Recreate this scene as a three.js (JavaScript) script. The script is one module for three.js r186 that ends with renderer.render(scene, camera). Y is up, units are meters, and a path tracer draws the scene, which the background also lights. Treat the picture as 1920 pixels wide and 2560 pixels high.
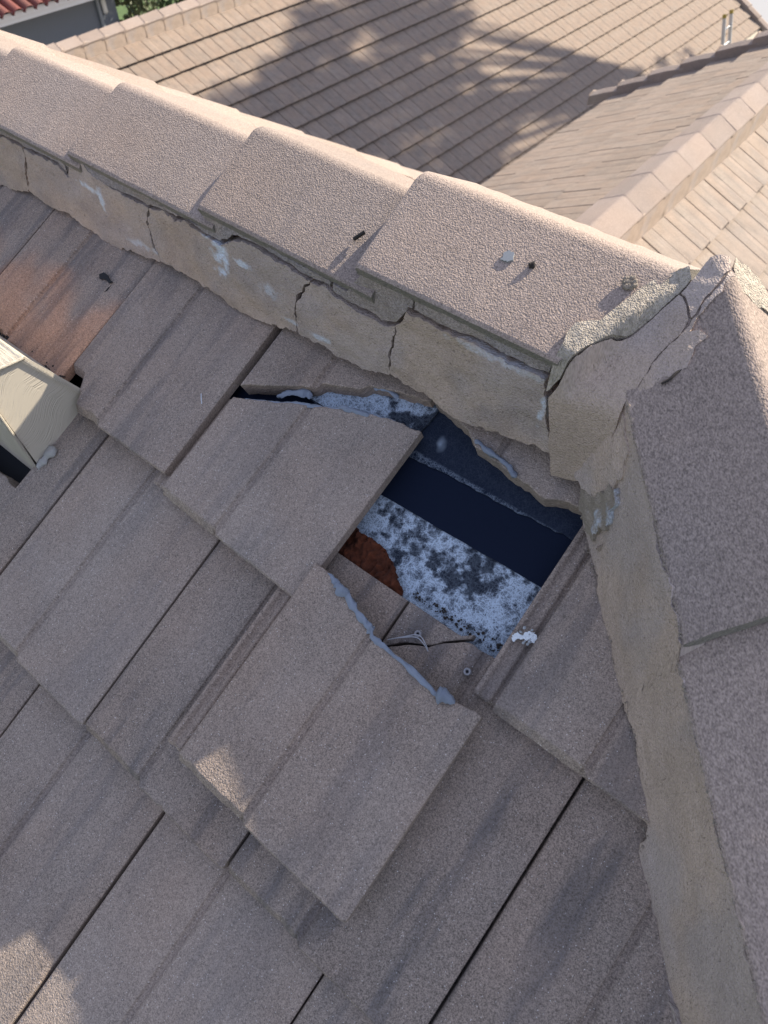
import * as THREE from 'three';
import { mergeGeometries, mergeVertices } from 'three/addons/utils/BufferGeometryUtils.js';

// ------------------------------------------------------------------ camera, sky, sun, exposure
const scene = new THREE.Scene();
const camera = new THREE.PerspectiveCamera(73.97, 0.75, 0.05, 400);
camera.position.set(1.3014, 0.7891, 0.3266);
camera.up.set(-0.49233, 0.61912, -0.61181);
camera.lookAt(1.3014 - 0.38913, 0.7891 - 0.7853, 0.3266 - 0.48154);
camera.focus = 0.98;
camera.userData.fStop = 7.0;
scene.add(camera);

const RAD = Math.PI / 180, TH = 29.2 * RAD, CT = Math.cos(TH), ST = Math.sin(TH), TT = Math.tan(TH);
const GRAZE = 7.15 * RAD;
const su = 0.26, sLen = Math.hypot(su, 1);
const sunPlane = [su / sLen * Math.cos(GRAZE), 1 / sLen * Math.cos(GRAZE), Math.sin(GRAZE)];
const SUN = new THREE.Vector3(sunPlane[0], sunPlane[1] * ST + sunPlane[2] * CT, -sunPlane[1] * CT + sunPlane[2] * ST).normalize();

{ // clear sky, brighter and whiter towards the horizon and round the sun
  const w = 512, h = 256, a = new Float32Array(w * h * 4);
  for (let j = 0; j < h; j++) for (let i = 0; i < w; i++) {
    const el = ((j + 0.5) / h - 0.5) * Math.PI, az = ((i + 0.5) / w - 0.5) * 2 * Math.PI;
    const d = new THREE.Vector3(Math.cos(el) * Math.cos(az), Math.sin(el), Math.cos(el) * Math.sin(az));
    const y = Math.max(0, d.y), hz = Math.pow(1 - y, 3.2), c = Math.max(0, d.dot(SUN));
    const glow = 0.22 * Math.pow(c, 6) + 0.1 * c;
    let r = 0.195 + 0.30 * hz + glow, g = 0.245 + 0.275 * hz + glow * 0.95, b = 0.39 + 0.18 * hz + glow * 0.88;
    if (d.y < 0) { r = 0.2; g = 0.18; b = 0.15; }
    a.set([r, g, b, 1], (j * w + i) * 4);
  }
  const t = new THREE.DataTexture(a, w, h, THREE.RGBAFormat, THREE.FloatType);
  t.mapping = THREE.EquirectangularReflectionMapping; t.magFilter = THREE.LinearFilter; t.minFilter = THREE.LinearFilter; t.needsUpdate = true;
  scene.background = t; scene.environment = t;
}
const sun = new THREE.DirectionalLight(new THREE.Color().setRGB(1.0, 0.91, 0.75), 4.9);
sun.position.copy(SUN).multiplyScalar(60); sun.target.position.set(-2, -3, -8);
sun.position.add(sun.target.position);
sun.castShadow = true; sun.shadow.mapSize.set(4096, 4096); sun.shadow.radius = 1;
Object.assign(sun.shadow.camera, { left: -25, right: 25, top: 25, bottom: -25, near: 1, far: 140 });
scene.add(sun, sun.target);

const renderer = new THREE.WebGLRenderer({ antialias: true });
renderer.toneMapping = THREE.LinearToneMapping;
renderer.toneMappingExposure = 2.02;
renderer.shadowMap.enabled = true;

// ------------------------------------------------------------------ helpers
const V = (x, y, z) => new THREE.Vector3(x, y, z);
function rng(seed) { let s = seed >>> 0 || 1; return () => { s = (s + 0x6D2B79F5) | 0; let t = Math.imul(s ^ (s >>> 15), 1 | s); t = (t + Math.imul(t ^ (t >>> 7), 61 | t)) ^ t; return ((t ^ (t >>> 14)) >>> 0) / 4294967296; }; }
const TAB = new Float32Array(65536); { const r = rng(77); for (let i = 0; i < 65536; i++) TAB[i] = r(); }
function vn(x, y, px = 256, py = 256, seed = 0) {           // periodic value noise 0..1
  const xi = Math.floor(x), yi = Math.floor(y); let fx = x - xi, fy = y - yi;
  fx = fx * fx * (3 - 2 * fx); fy = fy * fy * (3 - 2 * fy);
  const x0 = ((xi % px) + px) % px, x1 = (x0 + 1) % px, y0 = ((yi % py) + py) % py, y1 = (y0 + 1) % py, s = seed * 7919;
  const h = (a, b) => TAB[(a * 73 + b * 12289 + s + (a * b) * 31) & 65535];
  const p = h(x0, y0), q = h(x1, y0), r = h(x0, y1), t = h(x1, y1);
  return (p + (q - p) * fx) * (1 - fy) + (r + (t - r) * fx) * fy;
}
function fbm(x, y, oct, px, py, seed) { let a = 0, w = 0.5, n = 0; for (let o = 0; o < oct; o++) { a += w * vn(x, y, px, py, seed + o); n += w; w *= 0.5; x *= 2; y *= 2; px *= 2; py *= 2; } return a / n; }
const sm = (a, b, x) => { const t = Math.min(1, Math.max(0, (x - a) / (b - a))); return t * t * (3 - 2 * t); };
const enc = c => Math.round(255 * Math.min(1, Math.max(0, c <= 0.0031308 ? 12.92 * c : 1.055 * Math.pow(c, 1 / 2.4) - 0.055)));
function colTex(w, h, fn) {                                 // fn(u,v,x,y) -> linear rgb
  const a = new Uint8Array(w * h * 4);
  for (let j = 0; j < h; j++) for (let i = 0; i < w; i++) { const c = fn(i / w, j / h, i, j), k = (j * w + i) * 4; a[k] = enc(c[0]); a[k + 1] = enc(c[1]); a[k + 2] = enc(c[2]); a[k + 3] = 255; }
  return fin(new THREE.DataTexture(a, w, h), true);
}
function valTex(w, h, fn) {
  const a = new Uint8Array(w * h * 4);
  for (let j = 0; j < h; j++) for (let i = 0; i < w; i++) { const c = Math.round(255 * Math.min(1, Math.max(0, fn(i / w, j / h, i, j)))), k = (j * w + i) * 4; a[k] = a[k + 1] = a[k + 2] = c; a[k + 3] = 255; }
  return fin(new THREE.DataTexture(a, w, h), false);
}
function fin(t, srgb) { t.wrapS = t.wrapT = THREE.RepeatWrapping; t.magFilter = THREE.LinearFilter; t.minFilter = THREE.LinearMipmapLinearFilter; t.generateMipmaps = true; if (srgb) t.colorSpace = THREE.SRGBColorSpace; t.needsUpdate = true; return t; }
const mat = (o) => new THREE.MeshStandardMaterial({ roughness: 0.92, metalness: 0, side: THREE.DoubleSide, ...o });
const lin = (r, g, b) => new THREE.Color().setRGB(r, g, b);

const taken = new Map();
function numbered(n) { const k = taken.get(n) || 0; taken.set(n, k + 1); return k ? `${n}_${String(k).padStart(3, '0')}` : n; }
function sh(o) { o.traverse(m => { if (m.isMesh) { m.castShadow = m.receiveShadow = true; } }); return o; }
function thing(name, label, category, group, kind) {
  const o = new THREE.Group(); o.name = numbered(name); scene.add(o);
  o.userData = { label, category }; if (group) o.userData.group = group; if (kind) o.userData.kind = kind;
  return o;
}
function part(parent, name, geo, m, label) {
  const o = new THREE.Mesh(geo, m); o.name = name; o.castShadow = o.receiveShadow = true; if (label) o.userData.label = label;
  parent.add(o); return o;
}
function geoFrom(pos, uv, idx) {
  const g = new THREE.BufferGeometry();
  g.setAttribute('position', new THREE.Float32BufferAttribute(pos, 3)); g.setAttribute('uv', new THREE.Float32BufferAttribute(uv, 2)); g.setIndex(idx); g.computeVertexNormals(); return g;
}
// polygon in a 2-D parameter plane, resampled and roughened at its rim, laid on a surface by map(x, y, d) and given depth
function polySlab(pts, map, depth, o = {}) {
  const { max = 0.014, jag = 0.0015, seed = 1, uvs = 2.2, back = false } = o;
  const ring = []; let run = seed * 3.71;
  for (let i = 0; i < pts.length; i++) {
    const a = pts[i], b = pts[(i + 1) % pts.length], dx = b[0] - a[0], dy = b[1] - a[1], L = Math.hypot(dx, dy), n = Math.max(1, Math.ceil(L / (max * 0.5)));
    const keep = a[2] === 0;                                 // a third entry 0 keeps the edge straight
    for (let k = 0; k < n; k++) {
      const t = k / n; run += L / n;
      const j = keep || k === 0 && pts[(i + pts.length - 1) % pts.length][2] === 0 ? 0 : jag * 2 * ((fbm(run * 90, seed, 3, 256, 256, 3) - 0.5) * 1.6 + (vn(run * 600, seed + 9) - 0.5) * 0.5);
      ring.push([a[0] + dx * t - dy / L * j, a[1] + dy * t + dx / L * j]);
    }
  }
  const v2 = ring.map(p => new THREE.Vector2(p[0], p[1])); const rev = THREE.ShapeUtils.area(v2) < 0; if (rev) { v2.reverse(); ring.reverse(); }
  const tris = THREE.ShapeUtils.triangulateShape(v2, []);
  const P = ring.map(p => p.slice()), key = new Map(), out = [];
  const mid = (a, b) => { const k = a < b ? a * 65536 + b : b * 65536 + a; let m = key.get(k); if (m === undefined) { m = P.length; P.push([(P[a][0] + P[b][0]) / 2, (P[a][1] + P[b][1]) / 2]); key.set(k, m); } return m; };
  const st = tris.map(t => t.slice()); let guard = 0;
  while (st.length && guard++ < 40000) {
    const [a, b, c] = st.pop(), l = (p, q) => (P[p][0] - P[q][0]) ** 2 + (P[p][1] - P[q][1]) ** 2, ab = l(a, b), bc = l(b, c), ca = l(c, a), m = Math.max(ab, bc, ca);
    if (m <= max * max || P.length > 9000) { out.push(a, b, c); continue; }
    if (m === ab) { const q = mid(a, b); st.push([a, q, c], [q, b, c]); } else if (m === bc) { const q = mid(b, c); st.push([b, q, a], [q, c, a]); } else { const q = mid(c, a); st.push([c, q, b], [q, a, b]); }
  }
  const pos = [], uv = []; for (const p of P) { const w = map(p[0], p[1], 0); pos.push(w.x, w.y, w.z); uv.push(p[0] * uvs * (o.ux || 1), p[1] * uvs); }
  const gs = [geoFrom(pos, uv, out)];
  const sp = [], suv = [], si = [], N = ring.length;
  for (let i = 0; i <= N; i++) { const p = ring[i % N]; for (const d of [0, -depth]) { const w = map(p[0], p[1], d); sp.push(w.x, w.y, w.z); suv.push((p[0] + d) * uvs, (p[1] + d * 0.7) * uvs); } }
  for (let i = 0; i < N; i++) { const a = i * 2; si.push(a, a + 1, a + 2, a + 1, a + 3, a + 2); }
  gs.push(geoFrom(sp, suv, si));
  if (back) { const bp = [], bu = []; for (const p of ring) { const w = map(p[0], p[1], -depth); bp.push(w.x, w.y, w.z); bu.push(p[0] * uvs, p[1] * uvs); } gs.push(geoFrom(bp, bu, tris.flatMap(t => [t[0], t[2], t[1]]))); }
  return mergeGeometries(gs);
}
function boxGeo(x0, x1, y0, y1, z0, z1) { const g = new THREE.BoxGeometry(x1 - x0, y1 - y0, z1 - z0); g.translate((x0 + x1) / 2, (y0 + y1) / 2, (z0 + z1) / 2); return g; }
function beadGeo(pts, rad, seed, flat = 0.7, nrm = V(0, 0, 1)) {   // lumpy bead of squeezed adhesive along a path
  const c = new THREE.CatmullRomCurve3(pts), n = Math.max(12, Math.round(c.getLength() / 0.003)), fr = [], pos = [], uv = [], idx = [], R = 8;
  for (let i = 0; i <= n; i++) {
    const t = i / n, p = c.getPoint(t), T = c.getTangent(t), B = V().crossVectors(T, nrm).normalize();
    const end = Math.min(1, Math.sqrt(Math.min(t, 1 - t) * 14)), r = rad * end * (0.25 + 1.5 * fbm(t * n * 0.22, seed, 4, 256, 256, 5));
    const wob = (fbm(t * n * 0.12, seed + 20, 2, 256, 256, 6) - 0.5) * rad * 2.2;
    for (let k = 0; k <= R; k++) { const a = k / R * 2 * Math.PI, e = 1 + 1.1 * (vn(t * n * 0.45, k % R * 1.7, 256, 256, seed) - 0.5); const q = p.clone().addScaledVector(B, Math.cos(a) * r * e + wob).addScaledVector(nrm, Math.sin(a) * r * flat * e); pos.push(q.x, q.y, q.z); uv.push(t * 3, k / R); }
  }
  for (let i = 0; i < n; i++) for (let k = 0; k < R; k++) { const a = i * (R + 1) + k; idx.push(a, a + R + 1, a + 1, a + 1, a + R + 1, a + R + 2); }
  return geoFrom(pos, uv, idx);
}
function tubeGeo(pts, r, seg = 24, rad = 6) { return new THREE.TubeGeometry(new THREE.CatmullRomCurve3(pts), seg, r, rad); }
function clumpGeo(n, size, spread, seed, flat = 1) {          // crumbs pressed together
  const r = rng(seed), gs = [];
  for (let i = 0; i < n; i++) { const g = new THREE.IcosahedronGeometry(size * (0.5 + r()), 0); g.scale(1, 0.6 + r() * 0.8, 0.7 + r() * 0.6); g.rotateX(r() * 6); g.rotateY(r() * 6); const a = r() * 6.28, d = Math.sqrt(r()) * spread; g.translate(Math.cos(a) * d, Math.sin(a) * d * flat, r() * size * 1.2); gs.push(g); }
  return mergeGeometries(gs);
}

// ------------------------------------------------------------------ materials
const GR = 1024, TILEM = 0.46;                                // tile colour maps cover 0.46 m
const grain = valTex(GR, GR, (u, v, x, y) => 0.5 + 0.55 * (vn(u * 512, v * 512, 512, 512, 1) - 0.5) + 0.35 * (vn(u * 256, v * 256, 256, 256, 2) - 0.5) + 0.25 * (vn(u * 128, v * 128, 128, 128, 3) - 0.5));
const coarse = valTex(GR, GR, (u, v) => { const a = vn(u * 400, v * 400, 400, 400, 4), b = vn(u * 512, v * 512, 512, 512, 5); return 0.5 + 0.55 * (a - 0.5) + 0.65 * (b - 0.5); });
const sandy = valTex(GR, GR, (u, v) => { let h = 0.5 + 0.4 * (vn(u * 400, v * 400, 400, 400, 7) - 0.5) + 0.5 * (fbm(u * 14, v * 14, 4, 14, 14, 8) - 0.5); if (vn(u * 150, v * 150, 150, 150, 9) > 0.93) h -= 0.35; return h; });
function tileTex(seed, stain, pink, tone = 1) {
  return colTex(GR, GR, (u, v, x, y) => {
    const g1 = vn(u * 512, v * 512, 512, 512, seed), g2 = vn(u * 230, v * 230, 230, 230, seed + 1), m = fbm(u * 6, v * 6, 3, 6, 6, seed + 2);
    let f = tone + 0.9 * (g1 - 0.5) + 0.3 * (g2 - 0.5) + 0.25 * (m - 0.5);
    const warm = fbm(u * 4, v * 3, 3, 4, 3, seed + 5) - 0.5;
    let r = 0.304 * f * (1 + 0.12 * warm), g = 0.239 * f, b = 0.193 * f * (1 - 0.10 * warm);
    // weathering: sooty streaks that follow the run of the water
    const s = fbm(u * 17, v * 2, 4, 17, 2, seed + 8), s2 = fbm(u * 46, v * 6, 3, 46, 6, seed + 11);
    const k = stain * sm(0.48, 0.80, s + 0.30 * (s2 - 0.5)) * (0.55 + 0.9 * g1);
    r *= 1 - 0.50 * k; g *= 1 - 0.45 * k; b *= 1 - 0.36 * k;
    if (pink) { const q = sm(0.36, 0.60, fbm(u * 5, v * 5, 3, 5, 5, seed + 4) * 0.5 + pink * (0.60 - 1.15 * Math.abs(v - 0.10))); r *= 1 + 0.42 * q; g *= 1 + 0.06 * q; b *= 1 - 0.14 * q; }
    const cx = x >> 1, cy = y >> 1, d = TAB[(cx * 1619 + cy * 31337 + seed * 1013 + (cx * cy) * 7) & 65535];
    if (d > 0.9955) { const w = 0.20 + 0.35 * (d - 0.9955) / 0.0045; r += w; g += w; b += w; } else if (d < 0.006) { r *= 0.5; g *= 0.5; b *= 0.5; }
    return [r, g, b];
  });
}
const tileMats = [0, 1, 2, 3, 4].map(i => mat({ map: tileTex(100 + i * 20, [0.4, 0.65, 0.5, 0.75, 0.3][i], 0, [1.0, 0.93, 1.05, 0.9, 1.08][i]), bumpMap: grain, bumpScale: 0.0011, roughness: 0.93 }));
const pinkMat = mat({ map: tileTex(260, 0.7, 0.72), bumpMap: grain, bumpScale: 0.0011 });
const capMats = [0, 1, 2].map(i => mat({ map: colTex(GR, GR, (u, v, x, y) => {
  const a = vn(u * 330, v * 330, 330, 330, 4), f = 1 + 0.5 * (a - 0.5) + 0.7 * (vn(u * 500, v * 500, 500, 500, 21 + i) - 0.5) + 0.14 * (fbm(u * 5, v * 5, 3, 5, 5, 23 + i) - 0.5), w = fbm(u * 3, v * 3, 2, 3, 3, 29 + i) - 0.5;
  let k = 1; const d = TAB[(x * 271 + y * 911 + i * 77 + x * y) & 65535]; if (d > 0.9985) k = 1.7;
  const t = [1, 0.93, 1.05][i]; return [0.315 * t * f * k * (1 + 0.06 * w), 0.247 * t * f * k, 0.208 * t * f * k * (1 - 0.06 * w)]; }), bumpMap: coarse, bumpScale: 0.0010, roughness: 0.95 }));
const mortarTexFn = (marks) => (u, v, x, y) => {
  const f = 1 + 0.34 * (vn(u * 420, v * 420, 420, 420, 31) - 0.5) + 0.3 * (fbm(u * 9, v * 9, 4, 9, 9, 32) - 0.5), m = fbm(u * 5, v * 5, 3, 5, 5, 35);
  let r = 0.470 * f, g = 0.362 * f, b = 0.286 * f;
  const gry = sm(0.48, 0.72, m); r *= 1 - 0.10 * gry; g *= 1 - 0.05 * gry; b *= 1 + 0.04 * gry;
  if (vn(u * 230, v * 230, 230, 230, 37) > 0.95) { r *= 0.6; g *= 0.6; b *= 0.6; }
  return [r, g, b];
};
const mortarMat = mat({ map: colTex(GR, GR, mortarTexFn()), bumpMap: sandy, bumpScale: 0.0034, roughness: 0.96 });
const greyMortarMat = mat({ map: colTex(GR, GR, (u, v, x, y) => { const c = mortarTexFn()(u, v, x, y), f = 0.85 + 0.4 * (vn(u * 200, v * 200, 200, 200, 44) - 0.3); return [c[0] * 0.84 * f, c[1] * 0.90 * f, c[2] * 0.99 * f]; }), bumpMap: coarse, bumpScale: 0.0026, roughness: 0.98 });
// ridge mortar with its white salt bloom: the map covers x -0.3..1.3, y 0.06..0.34
const ridgeMortarMat = (() => {
  const base = mortarTexFn(), t = colTex(2048, 512, (u, v, x, y) => {
    const X = -0.3 + 1.6 * u, Y = 0.06 + 0.28 * v, c = base(X / 0.5, Y / 0.5, x, y);
    const n = fbm(X * 90, Y * 90, 4, 4096, 4096, 51), n2 = fbm(X * 30, Y * 30, 3, 4096, 4096, 52);
    let w = 0;
    const spot = (cx, cy, rx, ry, s) => { const d = Math.hypot((X - cx) / rx, (Y - cy) / ry); w = Math.max(w, s * sm(1.0, 0.2, d + (n - 0.5) * 1.6) * (0.45 + 0.9 * fbm(X * 500, Y * 500, 2, 4096, 4096, 53))); };
    spot(0.497, 0.205, 0.022, 0.032, 1.1); spot(0.49, 0.225, 0.014, 0.014, 1); spot(0.20, 0.197, 0.008, 0.03, 0.9); spot(0.165, 0.213, 0.035, 0.006, 0.8); spot(0.545, 0.213, 0.03, 0.006, 0.9); spot(0.60, 0.19, 0.03, 0.012, 0.5);
    spot(1.069, 0.225, 0.006, 0.03, 0.8); spot(0.47, 0.236, 0.02, 0.012, 0.6); spot(1.00, 0.26, 0.09, 0.008, 0.45); spot(0.64, 0.155, 0.02, 0.006, 0.6); spot(0.70, 0.155, 0.03, 0.006, 0.7); spot(0.29, 0.15, 0.05, 0.008, 0.5); spot(1.09, 0.30, 0.04, 0.02, 0.4);
    const dark = 0.10 * sm(0.5, 0.75, n2);
    return [c[0] * (1 - dark) * (1 - w) + 0.62 * w, c[1] * (1 - dark) * (1 - w) + 0.66 * w, c[2] * (1 - dark * 0.8) * (1 - w) + 0.72 * w];
  });
  t.repeat.set(1 / 1.6, 1 / 0.28); t.offset.set(0.3 / 1.6, -0.06 / 0.28);
  const bmp = sandy.clone(); bmp.repeat.set(2, 2); bmp.needsUpdate = true;
  return mat({ map: t, bumpMap: bmp, bumpScale: 0.0038, roughness: 0.96 });
})();
const edgeMat = mat({ map: colTex(512, 512, (u, v) => { const f = 0.75 + 0.5 * vn(u * 220, v * 220, 220, 220, 161); return [0.25 * f, 0.225 * f, 0.19 * f]; }), bumpMap: coarse, bumpScale: 0.002, roughness: 1 });
const sandMat = mat({ map: colTex(512, 512, (u, v) => { const f = 0.8 + 0.5 * vn(u * 170, v * 170, 170, 170, 141) + 0.25 * (fbm(u * 12, v * 12, 3, 12, 12, 142) - 0.5); return [0.40 * f, 0.345 * f, 0.28 * f]; }), bumpMap: coarse, bumpScale: 0.0032, roughness: 1 });
const glueMat = mat({ color: lin(0.30, 0.34, 0.41), roughness: 0.75, bumpMap: sandy, bumpScale: 0.001 });
const whiteDropMat = mat({ color: lin(0.72, 0.76, 0.78), roughness: 0.9, bumpMap: coarse, bumpScale: 0.001 });
const darkBitMat = mat({ color: lin(0.035, 0.028, 0.024), roughness: 0.9 });
const blackMat = mat({ color: lin(0.012, 0.012, 0.014), roughness: 0.85 });
const crumbMat = mat({ color: lin(0.27, 0.225, 0.18), roughness: 1 });

// ------------------------------------------------------------------ the near roof: plane coordinates u (along the ridge), v (up the slope), n (out)
const P = (u, v, n) => V(u, v * ST + n * CT, -v * CT + n * ST);
const ALPHA = -(Math.PI / 2 - TH), W = 0.30, EX = 0.366, DROP = 0.034, TILT = Math.atan(DROP / EX), GRV = 0.4166 * W, OFF = 0.4306 * W, LEN = 0.42;

function tileGeo(o = {}) {
  const { seed = 1, lo = null, hi = null, x0 = -0.032, x1 = W - 0.0035, dense = 0.007, L = LEN, loBroken = false, thick = 0.0315 } = o;
  const r = rng(seed * 131 + 7), sx = new Set();
  const prof = [[-0.032, -0.0215], [-0.0312, -0.0165], [-0.0255, -0.0165], [-0.0235, -0.0215], [-0.0165, -0.0215], [-0.0145, -0.0175], [-0.0085, -0.0175], [-0.0065, -0.0225], [-0.0012, -0.0225], [0, -0.004], [0.0025, 0], [GRV - 0.0060, 0], [GRV - 0.0042, -0.0042], [GRV + 0.0022, -0.0058], [GRV + 0.0046, -0.0020], [GRV + 0.0075, 0], [W - 0.0065, 0], [W - 0.0035, -0.0022]];
  const z = x => { for (let i = 0; i < prof.length - 1; i++) if (x <= prof[i + 1][0] + 1e-9) { const a = prof[i], b = prof[i + 1]; return a[1] + (b[1] - a[1]) * (x - a[0]) / (b[0] - a[0]); } return prof[prof.length - 1][1]; };
  for (const p of prof) if (p[0] >= x0 - 1e-9 && p[0] <= x1 + 1e-9) sx.add(+p[0].toFixed(5));
  for (let x = Math.max(0.008, x0); x < x1 - 0.004; x += dense) sx.add(+x.toFixed(5));
  sx.add(+x0.toFixed(5)); sx.add(+x1.toFixed(5));
  const xs = [...sx].sort((a, b) => a - b), chips = [[r() * W, 0.004 + r() * 0.01, r() * 0.004], [r() * W, 0.003 + r() * 0.006, r() * 0.003], [x1, 0.006, 0.003 * r()]];
  const top = [], uv = [], NY = 9, ou = r() * 0.9, ov = o.fixuv ? 0 : r() * 0.9, flip = o.fixuv ? 1 : r() < 0.5 ? -1 : 1;
  const bot = [];
  for (const x of xs) {
    const lock = x < -0.0001, left = x < GRV - 0.001;
    let a = lo ? lo(x) : 0, b = hi ? hi(x) : L;
    if (!loBroken && a < 0.002) { a += 0.0012 * (fbm(x * 60, seed, 3, 256, 256, 61) - 0.5) * 2; for (const c of chips) a += c[2] * Math.max(0, 1 - Math.abs(x - c[0]) / c[1]); if (lock) a += 0.006; }
    const zz = z(x), bev = lock ? 0.004 : left ? 0.0125 : 0.003, nz = lock ? 0.003 : left ? 0.013 : 0.0032;
    const jag = loBroken ? 0.0025 * (fbm(x * 130, seed + 3, 3, 256, 256, 62) - 0.5) * 2 : 0;
    const jh = hi ? 0.003 * (fbm(x * 120, seed + 5, 3, 256, 256, 63) - 0.5) * 2 : 0;
    a += jag; b = Math.max(a + 0.006, b + jh);
    const ys = loBroken ? [a, a + 0.0008, a + 0.002] : [a, a + bev * 0.75, a + bev];
    const zs = loBroken ? [zz - 0.0012, zz - 0.0003, zz] : [zz - nz, zz - nz * 0.14, zz];
    const m = NY - 5; for (let k = 1; k <= m; k++) { ys.push(ys[2] + (b - 0.002 - ys[2]) * k / (m + 0.0)); zs.push(zz + 0.0006 * (vn(x * 14, k * 1.3, 256, 256, seed) - 0.5)); }
    ys.push(b - 0.0006, b); zs.push(zz - 0.0004, zz - 0.0014);
    const tb = x > W - 0.034 ? -0.0195 : -thick;
    for (let k = 0; k < NY; k++) { top.push(x, ys[k], zs[k]); uv.push((x * flip + ou) / TILEM, (ys[k] + ov) / TILEM); bot.push(x, ys[k] + (k === 0 && left && !loBroken ? 0.002 : 0), Math.min(tb, zs[k] - 0.004)); }
  }
  const NX = xs.length, it = [], ib = [];
  for (let i = 0; i < NX - 1; i++) for (let k = 0; k < NY - 1; k++) { const a = i * NY + k, b = a + NY; it.push(a, b, a + 1, a + 1, b, b + 1); ib.push(a, a + 1, b, a + 1, b + 1, b); }
  const gT = geoFrom(top, uv, it), gB = geoFrom(bot, uv, ib);
  const ringI = []; for (let i = 0; i < NX; i++) ringI.push(i * NY); for (let k = 1; k < NY; k++) ringI.push((NX - 1) * NY + k); for (let i = NX - 2; i >= 0; i--) ringI.push(i * NY + NY - 1); for (let k = NY - 2; k >= 0; k--) ringI.push(k);
  const wp = [], wu = [], wi = []; ringI.forEach((q, n) => { wp.push(top[q * 3], top[q * 3 + 1], top[q * 3 + 2], bot[q * 3], bot[q * 3 + 1], bot[q * 3 + 2]); const d = (top[q * 3 + 2] - bot[q * 3 + 2]); wu.push(uv[q * 2], uv[q * 2 + 1], uv[q * 2] + d / TILEM, uv[q * 2 + 1] + d / TILEM); if (n) { const a = (n - 1) * 2; wi.push(a, a + 1, a + 2, a + 1, a + 3, a + 2); } });
  // split the walls at corners so that their shading stays crisp
  const gW = geoFrom(wp, wu, wi).toNonIndexed(); gW.computeVertexNormals();
  return mergeGeometries([gT.toNonIndexed(), gB.toNonIndexed(), gW]);
}
// keep the side of a mesh where keep(point) >= 0 (linear function)
function clipGeo(g, keep) {
  g = g.index ? g.toNonIndexed() : g; const p = g.attributes.position, q = g.attributes.uv, nn = g.attributes.normal, P2 = [], U2 = [], N2 = [];
  for (let i = 0; i < p.count; i += 3) {
    const vs = [0, 1, 2].map(k => ({ p: V().fromBufferAttribute(p, i + k), u: [q.getX(i + k), q.getY(i + k)], n: V().fromBufferAttribute(nn, i + k) })); vs.forEach(v => v.d = keep(v.p));
    const out = []; for (let k = 0; k < 3; k++) { const a = vs[k], b = vs[(k + 1) % 3]; if (a.d >= 0) out.push(a); if ((a.d >= 0) !== (b.d >= 0)) { const t = a.d / (a.d - b.d); out.push({ p: a.p.clone().lerp(b.p, t), u: [a.u[0] + (b.u[0] - a.u[0]) * t, a.u[1] + (b.u[1] - a.u[1]) * t], n: a.n.clone().lerp(b.n, t) }); } }
    for (let k = 1; k + 1 < out.length; k++) for (const v of [out[0], out[k], out[k + 1]]) { P2.push(v.p.x, v.p.y, v.p.z); U2.push(...v.u); N2.push(v.n.x, v.n.y, v.n.z); }
  }
  const r = new THREE.BufferGeometry(); r.setAttribute('position', new THREE.Float32BufferAttribute(P2, 3)); r.setAttribute('uv', new THREE.Float32BufferAttribute(U2, 2)); r.setAttribute('normal', new THREE.Float32BufferAttribute(N2, 3)); return r;
}
const curve = pts => x => { if (x <= pts[0][0]) return pts[0][1]; for (let i = 0; i < pts.length - 1; i++) if (x <= pts[i + 1][0]) return pts[i][1] + (pts[i + 1][1] - pts[i][1]) * (x - pts[i][0]) / (pts[i + 1][0] - pts[i][0]); return pts[pts.length - 1][1]; };

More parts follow.
